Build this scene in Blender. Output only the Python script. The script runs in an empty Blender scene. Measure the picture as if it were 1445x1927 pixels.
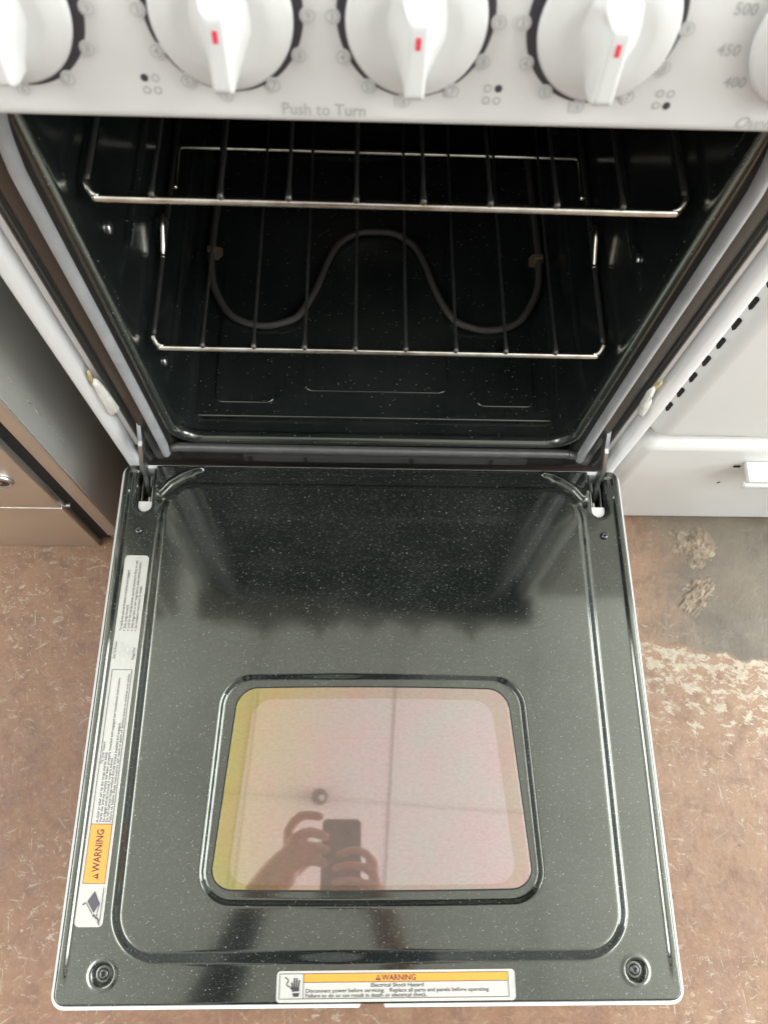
import bpy, bmesh, math, random
import numpy as np
from mathutils import Vector, Matrix, noise as mnoise

random.seed(7)
sc = bpy.context.scene
COL = sc.collection
FLOOR = -0.24          # the open door's inner face lies at z = 0
CEIL = 2.40
KZ_ALL = 1.0424         # heights below are drawn a little low; every thing is stretched by this at the end

# ------------------------------------------------------------------ camera
def rz(a): return Matrix.Rotation(a, 4, 'Z')
cam_d = bpy.data.cameras.new('camera')
cam = bpy.data.objects.new('camera', cam_d); COL.objects.link(cam)
cam_d.sensor_fit = 'VERTICAL'; cam_d.sensor_height = 36.0
cam_d.lens = 1447.92 / 1927.0 * 36.0
cam_d.clip_start = 0.01; cam_d.clip_end = 60
CAM = Vector((-0.020731, -0.373186, 0.855314))
cam.matrix_world = Matrix.Translation(CAM) @ rz(-0.103874) @ Matrix.Rotation(0.351655, 4, 'X') @ rz(0.110453)
cam_d.dof.use_dof = True; cam_d.dof.focus_distance = 0.92; cam_d.dof.aperture_fstop = 9.5
sc.camera = cam

# ------------------------------------------------------------------ world, lamps, exposure
world = bpy.data.worlds.new('World'); sc.world = world; world.use_nodes = True
bgn = world.node_tree.nodes['Background']
bgn.inputs['Color'].default_value = (0.92, 0.98, 1.0, 1); bgn.inputs['Strength'].default_value = 0.56
sc.view_settings.view_transform = 'Standard'; sc.view_settings.look = 'None'
sc.view_settings.exposure = 0.0; sc.view_settings.gamma = 1.0
sc.view_settings.use_curve_mapping = False
UP_POWER = 180.0       # each added, unseen lamp aimed up to brighten the ceiling
TUBE_STRENGTH = 12.0    # fluorescent diffusers
def area_lamp(name, loc, size, size_y, power, rot):
    d = bpy.data.lights.new(name, 'AREA'); d.shape = 'RECTANGLE'; d.size = size; d.size_y = size_y
    d.energy = power; d.color = (0.93, 0.985, 1.0)
    o = bpy.data.objects.new(name, d); COL.objects.link(o); o.location = loc; o.rotation_euler = rot
    return o
area_lamp('added_uplight', (2.3, -0.2, 1.35), 1.0, 4.0, UP_POWER, (math.pi, 0, 0))
area_lamp('added_uplight', (-2.3, -0.2, 1.35), 1.0, 4.0, UP_POWER, (math.pi, 0, 0))
area_lamp('shop_window_light', (3.0, -0.45, 1.25), 2.1, 1.3, 105.0, (math.radians(90), 0, math.radians(86)))
try:
    sc.cycles.max_bounces = 5; sc.cycles.diffuse_bounces = 3; sc.cycles.glossy_bounces = 4; sc.cycles.use_denoising = True; sc.cycles.use_adaptive_sampling = True; sc.cycles.adaptive_threshold = 0.02
    sc.cycles.sample_clamp_indirect = 6.0
except Exception: pass

# ------------------------------------------------------------------ helpers
def link(o, parent=None):
    COL.objects.link(o)
    if parent is not None: o.parent = parent
    return o
def mk(name, verts, faces, mat, parent=None, smooth=True, mats=None, fm=None):
    me = bpy.data.meshes.new(name)
    me.from_pydata([tuple(v) for v in verts], [], [tuple(f) for f in faces])
    for m in (mats or [mat]): me.materials.append(m)
    if fm is not None: me.polygons.foreach_set('material_index', list(fm))
    me.polygons.foreach_set('use_smooth', [smooth] * len(me.polygons))
    me.update()
    return link(bpy.data.objects.new(name, me), parent)
def grid_mesh(name, X, Y, Z, mat, parent=None):
    n, m = X.shape
    co = np.stack([X, Y, Z], -1).reshape(-1, 3).astype(np.float32)
    i = np.arange(n - 1)[:, None] * m + np.arange(m - 1)[None]
    q = np.stack([i, i + 1, i + m + 1, i + m], -1).reshape(-1, 4)
    me = bpy.data.meshes.new(name)
    me.vertices.add(len(co)); me.vertices.foreach_set('co', co.ravel())
    me.loops.add(q.size); me.loops.foreach_set('vertex_index', q.ravel().astype(np.int32))
    me.polygons.add(len(q)); me.polygons.foreach_set('loop_start', np.arange(0, q.size, 4, dtype=np.int32))
    me.update(calc_edges=True); me.validate()
    me.polygons.foreach_set('use_smooth', [True] * len(me.polygons))
    me.materials.append(mat); me.update()
    return link(bpy.data.objects.new(name, me), parent)
def empty(name, loc=(0, 0, 0)):
    o = bpy.data.objects.new(name, None); COL.objects.link(o); o.location = loc
    o.empty_display_size = 0.05
    return o
def tag(o, label=None, cat=None, group=None, kind=None):
    if label: o['label'] = label
    if cat: o['category'] = cat
    if group: o['group'] = group
    if kind: o['kind'] = kind
    return o
def box(name, x0, x1, y0, y1, z0, z1, mat, parent=None, bev=0.0, seg=2):
    bm = bmesh.new(); bmesh.ops.create_cube(bm, size=1)
    for v in bm.verts:
        v.co = Vector(((x0 + x1) / 2 + v.co.x * (x1 - x0), (y0 + y1) / 2 + v.co.y * (y1 - y0), (z0 + z1) / 2 + v.co.z * (z1 - z0)))
    if bev > 0:
        bmesh.ops.bevel(bm, geom=bm.edges[:], offset=bev, segments=seg, affect='EDGES', profile=0.5)
    bmesh.ops.recalc_face_normals(bm, faces=bm.faces)
    me = bpy.data.meshes.new(name); bm.to_mesh(me); bm.free()
    me.materials.append(mat)
    me.polygons.foreach_set('use_smooth', [bev > 0] * len(me.polygons))
    o = link(bpy.data.objects.new(name, me), parent)
    return o
def catmull(pts, n=8):
    P = [Vector(p) for p in pts]; P = [2 * P[0] - P[1]] + P + [2 * P[-1] - P[-2]]; out = []
    for i in range(1, len(P) - 2):
        for k in range(n):
            t = k / n; a, b, c, d = P[i - 1], P[i], P[i + 1], P[i + 2]
            out.append(0.5 * ((2 * b) + (c - a) * t + (2 * a - 5 * b + 4 * c - d) * t * t + (3 * b - a - 3 * c + d) * t ** 3))
    out.append(P[-2]); return out
def tube_geo(pts, r, seg=10, flat=1.0, up=None, V=None, F=None):
    """swept tube; r number or list; returns lists"""
    V = [] if V is None else V; F = [] if F is None else F
    P = [Vector(p) for p in pts]; n = len(P); base = len(V)
    R = r if isinstance(r, (list, tuple)) else [r] * n
    prev = None
    for i in range(n):
        t = (P[min(i + 1, n - 1)] - P[max(i - 1, 0)]).normalized()
        if up is not None: a = Vector(up)
        elif prev is None: a = Vector((0, 0, 1)) if abs(t.z) < 0.9 else Vector((1, 0, 0))
        else: a = prev
        a = (a - t * a.dot(t))
        a = a.normalized() if a.length > 1e-6 else Vector((1, 0, 0))
        prev = a; b = t.cross(a)
        for k in range(seg):
            th = 2 * math.pi * k / seg
            V.append(P[i] + a * (math.cos(th) * R[i] * flat) + b * (math.sin(th) * R[i]))
    for i in range(n - 1):
        for k in range(seg):
            k2 = (k + 1) % seg
            F.append((base + i * seg + k, base + i * seg + k2, base + (i + 1) * seg + k2, base + (i + 1) * seg + k))
    F.append(tuple(base + k for k in range(seg))[::-1]); F.append(tuple(base + (n - 1) * seg + k for k in range(seg)))
    return V, F
def tube(name, pts, r, mat, parent=None, seg=10, flat=1.0, up=None):
    V, F = tube_geo(pts, r, seg, flat, up)
    return mk(name, V, F, mat, parent)
def rrect(hw, y0, y1, r, n=8, cx=0.0, taper=0.0):
    """rounded rectangle outline, counter-clockwise; taper: half-width change from y1 (top) to y0 (bottom)"""
    out = []
    for (sx, cy, a0) in ((1, y0 + r, -90), (1, y1 - r, 0), (-1, y1 - r, 90), (-1, y0 + r, 180)):
        for k in range(n + 1):
            a = math.radians(a0 + 90 * k / n)
            x = sx * (hw - r) + r * math.cos(a); y = cy + r * math.sin(a)
            s = 1 + taper * ((y1 - y) / (y1 - y0))
            out.append((cx + x * s, y))
    return out
def plate(name, outline, z0, z1, mat, parent=None, M=None, bev=0.0, smooth=False):
    """outline in local xy, extruded z0..z1, M 4x4 into parent space"""
    n = len(outline); M = M or Matrix()
    if bev > 0:
        cx = sum(p[0] for p in outline) / n; cy = sum(p[1] for p in outline) / n
        bm = bmesh.new()
        f = bm.faces.new([bm.verts.new((p[0], p[1], z1)) for p in outline])
        ex = bmesh.ops.extrude_face_region(bm, geom=[f])
        for v in [g for g in ex['geom'] if isinstance(g, bmesh.types.BMVert)]: v.co.z = z0
        bmesh.ops.recalc_face_normals(bm, faces=bm.faces)
        top = [e for e in bm.edges if abs(e.verts[0].co.z - z1) < 1e-7 and abs(e.verts[1].co.z - z1) < 1e-7]
        bmesh.ops.bevel(bm, geom=top, offset=bev, segments=3, affect='EDGES', profile=0.5)
        for v in bm.verts: v.co = M @ v.co
        me = bpy.data.meshes.new(name); bm.to_mesh(me); bm.free(); me.materials.append(mat)
        me.polygons.foreach_set('use_smooth', [len(p.vertices) < 8 for p in me.polygons])
        return link(bpy.data.objects.new(name, me), parent)
    V = [M @ Vector((p[0], p[1], z1)) for p in outline] + [M @ Vector((p[0], p[1], z0)) for p in outline]
    F = [tuple(range(n)), tuple(range(2 * n - 1, n - 1, -1))]
    F += [(i, i + n, (i + 1) % n + n, (i + 1) % n) for i in range(n)]
    return mk(name, V, F, mat, parent, smooth)
def lathe_geo(profile, seg=32, M=None):
    """profile list of (r, h) about local z"""
    M = M or Matrix(); V = []; F = []
    for (r, h) in profile:
        for k in range(seg):
            a = 2 * math.pi * k / seg; V.append(M @ Vector((r * math.cos(a), r * math.sin(a), h)))
    for i in range(len(profile) - 1):
        for k in range(seg):
            k2 = (k + 1) % seg
            F.append((i * seg + k, i * seg + k2, (i + 1) * seg + k2, (i + 1) * seg + k))
    F.append(tuple(range(seg))[::-1]); F.append(tuple((len(profile) - 1) * seg + k for k in range(seg)))
    return V, F
def text_geo(s, size, M, bold=0.0, align='LEFT', sx=1.0, shear=0.0, V=None, F=None, width=None):
    """lettering as flat faces, baseline at local origin; width squeezes the line to that length"""
    V = [] if V is None else V; F = [] if F is None else F
    c = bpy.data.curves.new('t', 'FONT'); c.body = s; c.size = size; c.align_x = align; c.offset = bold * size
    c.shear = shear; c.resolution_u = 2
    o = bpy.data.objects.new('t', c); COL.objects.link(o)
    me = bpy.data.meshes.new_from_object(o)
    if width and len(me.vertices):
        xs = [v.co.x for v in me.vertices]; sx = width / max(1e-6, max(xs) - min(xs))
    b = len(V)
    for v in me.vertices: V.append(M @ Vector((v.co.x * sx, v.co.y, 0)))
    for p in me.polygons: F.append(tuple(b + i for i in p.vertices))
    bpy.data.objects.remove(o); bpy.data.curves.remove(c); bpy.data.meshes.remove(me)
    return V, F
def poly_geo(pts, M, V, F):
    b = len(V)
    for p in pts: V.append(M @ Vector((p[0], p[1], 0)))
    F.append(tuple(range(b, b + len(pts))))
def frame_geo(x0, x1, y0, y1, w, M, V, F):
    for r in ((x0, x1, y0, y0 + w), (x0, x1, y1 - w, y1), (x0, x0 + w, y0 + w, y1 - w), (x1 - w, x1, y0 + w, y1 - w)):
        poly_geo([(r[0], r[2]), (r[1], r[2]), (r[1], r[3]), (r[0], r[3])], M, V, F)
def line_geo(a, b, w, M, V, F):
    d = Vector((b[0] - a[0], b[1] - a[1])); n = Vector((-d.y, d.x)).normalized() * (w / 2)
    poly_geo([(a[0] - n.x, a[1] - n.y), (b[0] - n.x, b[1] - n.y), (b[0] + n.x, b[1] + n.y), (a[0] + n.x, a[1] + n.y)], M, V, F)
def ring_geo(c, r0, r1, M, V, F, seg=20, a0=0, a1=360):
    for k in range(seg):
        t0 = math.radians(a0 + (a1 - a0) * k / seg); t1 = math.radians(a0 + (a1 - a0) * (k + 1) / seg)
        poly_geo([(c[0] + r0 * math.cos(t0), c[1] + r0 * math.sin(t0)), (c[0] + r1 * math.cos(t0), c[1] + r1 * math.sin(t0)),
                  (c[0] + r1 * math.cos(t1), c[1] + r1 * math.sin(t1)), (c[0] + r0 * math.cos(t1), c[1] + r0 * math.sin(t1))], M, V, F)

# ------------------------------------------------------------------ materials
class NT:
    flat = False
    def __init__(s, name):
        s.m = bpy.data.materials.new(name); s.m.use_nodes = True; s.t = s.m.node_tree
        s.b = s.t.nodes['Principled BSDF']; s.out = s.t.nodes['Material Output']
        s.co = s.t.nodes.new('ShaderNodeTexCoord').outputs['Object']
    def n(s, typ, **kw):
        nd = s.t.nodes.new(typ)
        for k, v in kw.items(): setattr(nd, k, v)
        return nd
    def l(s, a, b): s.t.links.new(a, b)
    def mapping(s, scale=(1, 1, 1), rot=(0, 0, 0), loc=(0, 0, 0), src=None):
        nd = s.n('ShaderNodeMapping'); s.l(src or s.co, nd.inputs['Vector'])
        nd.inputs['Scale'].default_value = scale; nd.inputs['Rotation'].default_value = rot; nd.inputs['Location'].default_value = loc
        return nd.outputs[0]
    def noise(s, scale, detail=4, rough=0.55, vec=None, dist=0.0):
        nd = s.n('ShaderNodeTexNoise'); s.l(vec or s.co, nd.inputs['Vector'])
        if s.flat: nd.noise_dimensions = '2D'
        nd.inputs['Scale'].default_value = scale; nd.inputs['Detail'].default_value = detail
        nd.inputs['Roughness'].default_value = rough; nd.inputs['Distortion'].default_value = dist
        return nd.outputs['Fac']
    def ramp(s, fac, stops, interp='LINEAR'):
        nd = s.n('ShaderNodeValToRGB'); nd.color_ramp.interpolation = interp
        e = nd.color_ramp.elements
        while len(e) < len(stops): e.new(0.5)
        for el, (p, c) in zip(e, stops):
            el.position = p; el.color = (c, c, c, 1) if isinstance(c, (int, float)) else (*c, 1)
        s.l(fac, nd.inputs[0]); return nd.outputs[0]
    def math(s, op, a, b=None, clamp=False):
        nd = s.n('ShaderNodeMath', operation=op); nd.use_clamp = clamp
        for i, v in enumerate((a, b)):
            if v is None: continue
            if isinstance(v, (int, float)): nd.inputs[i].default_value = v
            else: s.l(v, nd.inputs[i])
        return nd.outputs[0]
    def mix(s, fac, a, b, blend='MIX'):
        nd = s.n('ShaderNodeMix', data_type='RGBA', blend_type=blend)
        for sock, v in ((nd.inputs[0], fac), (nd.inputs[6], a), (nd.inputs[7], b)):
            if isinstance(v, (int, float)): sock.default_value = v
            elif isinstance(v, tuple): sock.default_value = (*v, 1)
            else: s.l(v, sock)
        return nd.outputs[2]
    def bump(s, h, strength=0.2, dist=0.001):
        nd = s.n('ShaderNodeBump'); nd.inputs['Strength'].default_value = strength; nd.inputs['Distance'].default_value = dist
        s.l(h, nd.inputs['Height']); s.l(nd.outputs[0], s.b.inputs['Normal']); return nd
    def set(s, **kw):
        for k, v in kw.items():
            k = {'base': 'Base Color', 'rough': 'Roughness', 'metal': 'Metallic', 'ior': 'IOR', 'coat': 'Coat Weight', 'coatr': 'Coat Roughness',
                 'spec': 'Specular IOR Level', 'aniso': 'Anisotropic', 'sheen': 'Sheen Weight'}[k]
            if isinstance(v, (int, float)): s.b.inputs[k].default_value = v
            elif isinstance(v, tuple): s.b.inputs[k].default_value = (*v, 1)
            else: s.l(v, s.b.inputs[k])
        return s

def speck(nt, scale, thr, rad):
    """sparse round flecks: 1 inside a fleck"""
    v = nt.n('ShaderNodeTexVoronoi'); v.voronoi_dimensions = '2D' if nt.flat else '3D'; v.inputs['Scale'].default_value = scale; nt.l(nt.co, v.inputs['Vector'])
    sep = nt.n('ShaderNodeSeparateColor'); nt.l(v.outputs['Color'], sep.inputs[0])
    pick = nt.math('GREATER_THAN', sep.outputs[0], thr)
    rr = nt.math('MULTIPLY', nt.math('POWER', sep.outputs[1], 2.0), rad)
    d = nt.math('LESS_THAN', v.outputs['Distance'], rr)
    return nt.math('MULTIPLY', pick, d)

def enamel(name, base=(0.008, 0.010, 0.009), rough=0.095, dens=1.0, flat=True):
    m = NT(name); m.flat = flat
    s1 = speck(m, 640 if flat else 480, 1 - (0.06 if flat else 0.12) * dens, 0.34); s2 = speck(m, 210, 1 - 0.06 * dens, 0.11) if flat else 0.0
    s3 = speck(m, 1000, 1 - 0.30 * dens, 0.5) if flat else 0.0
    sp = m.math('MAXIMUM', s1, s2) if flat else s1
    hz = m.noise(9, 3)
    film = m.ramp(hz, [(0.35, 0.0), (0.75, 0.035)])
    c = m.mix(film, base, (0.30, 0.30, 0.27))
    c = m.mix(m.math('MULTIPLY', s3, 0.10), c, (0.5, 0.52, 0.5)) if flat else c
    c = m.mix(m.math('MULTIPLY', sp, 0.60), c, (0.26, 0.275, 0.26))
    r = m.math('ADD', m.math('MULTIPLY', sp, 0.4), m.math('ADD', m.math('MULTIPLY', hz, 0.06), rough - 0.03))
    m.set(base=c, rough=r, ior=1.95); m.b.inputs['Specular Tint'].default_value = (0.98, 1.0, 0.87, 1)
    return m.m

def simple(name, base, rough=0.4, metal=0.0, bump=None, vary=0.0, vscale=20, ior=1.5):
    m = NT(name); c = base
    if vary:
        c = m.mix(m.math('MULTIPLY', m.ramp(m.noise(vscale, 4), [(0.35, 0.0), (0.7, 1.0)]), vary), base, tuple(x * 0.55 for x in base))
    m.set(base=c, rough=rough, metal=metal, ior=ior)
    if bump: m.bump(m.noise(bump[0], 3), bump[1], 0.001)
    return m.m

M = {}
M['enamel'] = enamel('black_enamel')
M['cavity'] = enamel('cavity_enamel', base=(0.009, 0.012, 0.0115), rough=0.17, dens=0.9, flat=False)
def white_enamel(name, base=(0.66, 0.665, 0.655), dirt=0.15):
    m = NT(name)
    d = m.ramp(m.noise(5, 4, 0.7), [(0.35, 0.0), (0.9, dirt)])
    d2 = m.math('MULTIPLY', speck(m, 45, 0.985, 0.06), 0.6)
    c = m.mix(d, base, (0.60, 0.57, 0.50)); c = m.mix(d2, c, (0.25, 0.22, 0.18))
    m.set(base=c, rough=0.3, ior=1.5)
    return m.m
M['white'] = white_enamel('white_enamel')
M['white_flange'] = white_enamel('white_flange_paint', (0.86, 0.86, 0.85), 0.06)
M['white_old'] = white_enamel('white_enamel_aged', (0.74, 0.735, 0.71), 0.2)
M['panel'] = simple('panel_white', (0.72, 0.72, 0.70), 0.42)
M['knob'] = simple('knob_plastic', (0.65, 0.65, 0.632), 0.36, ior=1.46)
M['knob_edge'] = simple('knob_tip_worn', (0.78, 0.74, 0.62), 0.4)
M['red'] = simple('red_mark', (0.75, 0.05, 0.09), 0.4)
M['print_grey'] = simple('grey_print', (0.48, 0.48, 0.47), 0.5)
M['print_dark'] = simple('dark_print', (0.055, 0.05, 0.06), 0.45)
M['ink'] = simple('black_ink', (0.03, 0.028, 0.027), 0.5)
M['label'] = simple('label_white', (0.43, 0.418, 0.378), 0.42, vary=0.10, vscale=40)
M['orange'] = simple('label_orange', (0.80, 0.27, 0.035), 0.4, vary=0.05, vscale=60)
M['black_gap'] = simple('dark_seam', (0.004, 0.004, 0.004), 0.7)
M['face_matte'] = simple('face_frame_enamel', (0.020, 0.019, 0.017), 0.28, bump=(300, 0.05), ior=1.55)
M['zinc'] = simple('zinc_steel', (0.66, 0.67, 0.66), 0.30, 1.0, bump=(200, 0.1), vary=0.3, vscale=60)
M['cheek'] = simple('oiled_steel', (0.30, 0.29, 0.25), 0.35, 1.0, vary=0.5, vscale=80)
M['screw'] = simple('black_screw', (0.09, 0.09, 0.088), 0.25, 0.8)
M['element'] = simple('heating_element', (0.060, 0.052, 0.047), 0.62, 0.0, bump=(500, 0.3), vary=0.4, vscale=80)
M['rust'] = simple('rusty_clip', (0.15, 0.10, 0.06), 0.7, bump=(300, 0.4), vary=0.6, vscale=150)
M['foam'] = simple('yellowed_foam', (0.86, 0.84, 0.76), 0.75, bump=(150, 0.5), vary=0.25, vscale=120)
M['foam_edge'] = simple('dried_glue', (0.60, 0.48, 0.26), 0.7, bump=(300, 0.4))

def chrome():
    m = NT('rack_wire_chrome')
    c = m.mix(m.ramp(m.noise(60, 4), [(0.4, 0.0), (0.75, 1.0)]), (0.80, 0.77, 0.70), (0.52, 0.44, 0.34))
    m.set(base=c, rough=0.22, metal=1.0); m.bump(m.noise(400, 2), 0.08, 0.0005); return m.m
M['chrome'] = chrome()
M['rail'] = simple('rack_rail_shaded', (0.045, 0.043, 0.040), 0.45, 0.4)  # rail's shade inside the oven put into the colour; stops stay chrome
M['wire'] = simple('rack_wire_dull', (0.115, 0.108, 0.098), 0.36, 0.75, bump=(500, 0.3), vary=0.7, vscale=120)
def gasket_mat():
    m = NT('woven_gasket')
    w = m.n('ShaderNodeTexWave'); w.inputs['Scale'].default_value = 180; w.bands_direction = 'Z'; w.inputs['Distortion'].default_value = 3
    m.l(m.co, w.inputs['Vector'])
    c = m.mix(m.ramp(m.noise(25, 4), [(0.35, 0.0), (0.7, 1.0)]), (0.345, 0.348, 0.350), (0.245, 0.246, 0.248))
    m.set(base=c, rough=0.55, sheen=0.25); m.bump(w.outputs['Fac'], 0.25, 0.0006); return m.m
M['gasket'] = gasket_mat()
def stainless(name, base, rough, axis=(400, 400, 4)):
    m = NT(name)
    n = m.noise(1.0, 3, vec=m.mapping(axis))
    big = m.noise(5, 3)
    c = m.mix(m.ramp(big, [(0.3, 0.0), (0.8, 0.4)]), base, tuple(v * 0.7 for v in base))
    m.set(base=c, rough=m.math('ADD', m.math('MULTIPLY', n, 0.16), rough - 0.06), metal=1.0, aniso=0.35)
    m.bump(n, 0.05, 0.0004); return m
def steel_side():
    m = stainless('grey_steel_side', (0.40, 0.395, 0.37), 0.34)
    # scuffs with a shape of their own, rubbed into the paint along one line
    d = m.mapping((1, 1, 1), (0, 0, 0))
    sp = m.n('ShaderNodeSeparateXYZ'); m.l(d, sp.inputs[0])
    u = m.math('ADD', sp.outputs[1], 0.0)
    return m
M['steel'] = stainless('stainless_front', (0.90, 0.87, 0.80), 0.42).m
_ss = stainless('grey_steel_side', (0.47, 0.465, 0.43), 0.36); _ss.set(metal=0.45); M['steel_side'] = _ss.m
M['scuff'] = simple('scuffed_bare_metal', (0.70, 0.67, 0.58), 0.5, 0.5, bump=(400, 0.5), vary=0.4, vscale=200)

def floor_mat():
    m = NT('worn_painted_concrete'); m.flat = True
    sep = m.n('ShaderNodeSeparateXYZ'); m.l(m.co, sep.inputs[0])
    x, y = sep.outputs[0], sep.outputs[1]
    warp = m.noise(18, 5, 0.65); warp2 = m.noise(60, 4, 0.6)
    big = m.noise(2.6, 5, 0.6); mid = m.noise(16, 6, 0.72)
    c = m.mix(m.ramp(big, [(0.36, 0.0), (0.66, 1.0)]), (0.180, 0.080, 0.041), (0.245, 0.130, 0.074))
    c = m.mix(m.ramp(mid, [(0.42, 0.0), (0.72, 0.75)]), c, (0.280, 0.168, 0.100))
    # the side right of the range has its stronger light put into the colour
    right = m.ramp(m.math('ADD', x, m.math('MULTIPLY', m.math('SUBTRACT', big, 0.5), 0.5)), [(0.2, 0.0), (0.45, 0.62)])
    c = m.mix(right, c, (0.290, 0.184, 0.112))
    c = m.mix(m.ramp(m.noise(30, 6, 0.75), [(0.46, 0.0), (0.72, 0.7)]), c, (0.140, 0.070, 0.042))
    # trowelled grey patch by the right-hand appliance
    wy = m.math('ADD', y, m.math('MULTIPLY', m.math('SUBTRACT', warp, 0.5), 0.035))
    wy = m.math('ADD', wy, m.math('MULTIPLY', m.math('SUBTRACT', x, 0.39), 0.15))
    wx = m.math('ADD', x, m.math('MULTIPLY', m.math('SUBTRACT', mid, 0.5), 0.16))
    pm = m.math('MULTIPLY', m.ramp(m.math('ADD', wy, 1.0), [(0.834, 0.0), (0.840, 1.0)]), m.ramp(wx, [(0.40, 0.0), (0.48, 1.0)]))
    pm = m.math('MULTIPLY', pm, m.ramp(m.math('ADD', y, 0.0), [(0.05, 1.0), (0.3, 0.5)]))
    patch = m.mix(m.ramp(m.noise(7, 6, 0.65), [(0.35, 0.0), (0.7, 1.0)]), (0.098, 0.085, 0.063), (0.160, 0.130, 0.093))
    c = m.mix(m.math('MULTIPLY', pm, 0.94), c, patch)
    # old white paint: a flaked band along the patch, then scattered flecks and scrapes
    band = m.math('MULTIPLY', m.ramp(m.math('ADD', wy, 1.0), [(0.66, 0.0), (0.71, 0.55), (0.78, 0.75), (0.832, 1.0), (0.838, 0.0)]), m.ramp(x, [(0.33, 0.0), (0.37, 1.0)]))
    fl = m.noise(1.0, 6, 0.74, vec=m.mapping((46, 78, 1), src=m.mapping((1, 1, 1), (0, 0, 0.35))), dist=0.15)
    bandm = m.ramp(m.math('ADD', fl, m.math('MULTIPLY', m.math('SUBTRACT', band, 1.0), 0.30)), [(0.445, 0.0), (0.500, 1.0)])
    bandm = m.math('MULTIPLY', m.math('MULTIPLY', bandm, m.math('GREATER_THAN', band, 0.02)), m.ramp(m.noise(75, 5, 0.75), [(0.30, 0.55), (0.52, 1.0)]))
    def scrape(scale, rot, thr, w=0.03):
        return m.ramp(m.noise(1.0, 4, 0.70, vec=m.mapping(scale, src=m.mapping((1, 1, 1), (0, 0, rot))), dist=0.25), [(thr, 0.0), (thr + w, 1.0)])
    s = m.math('MAXIMUM', scrape((34, 95, 1), 0.1, 0.625, 0.07), scrape((40, 130, 1), 0.75, 0.64, 0.07))
    s = m.math('MAXIMUM', s, scrape((30, 110, 1), -0.6, 0.64, 0.07)); s = m.math('MAXIMUM', s, scrape((20, 190, 1), 1.45, 0.655, 0.06))
    s = m.math('MAXIMUM', s, scrape((60, 75, 1), 0.3, 0.635, 0.07))
    dots = m.math('MAXIMUM', m.math('MULTIPLY', speck(m, 60, 0.93, 0.16), m.math('GREATER_THAN', warp2, 0.47)), speck(m, 130, 0.94, 0.24))
    s = m.math('MAXIMUM', s, dots)
    s = m.math('MULTIPLY', s, m.ramp(m.noise(5.5, 4, 0.7), [(0.40, 0.25), (0.58, 1.0)]))
    s = m.math('MULTIPLY', s, m.math('SUBTRACT', 1.0, m.math('MULTIPLY', pm, 0.85)))
    fine = m.ramp(m.noise(1.0, 6, 0.75, vec=m.mapping((90, 200, 1), src=m.mapping((1, 1, 1), (0, 0, -0.6))), dist=0.2), [(0.55, 0.0), (0.74, 0.22)])
    w = m.math('MAXIMUM', m.math('MULTIPLY', s, 0.68), m.math('MAXIMUM', bandm, m.math('MULTIPLY', fine, m.math('SUBTRACT', 1.0, pm))))
    white = m.mix(warp2, (0.36, 0.315, 0.235), (0.50, 0.455, 0.35))
    c = m.mix(m.math('MULTIPLY', w, 0.85), c, white)
    pits = m.math('MAXIMUM', speck(m, 30, 0.92, 0.10), m.math('MULTIPLY', scrape((22, 90, 1), -0.9, 0.735), 0.8))
    c = m.mix(m.math('MULTIPLY', pits, 0.7), c, (0.10, 0.065, 0.045))
    m.set(base=c, rough=m.ramp(mid, [(0.3, 0.42), (0.75, 0.68)]))
    m.bump(m.noise(45, 5, 0.7), 0.5, 0.003)
    return m.m
M['floor'] = floor_mat()
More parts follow.
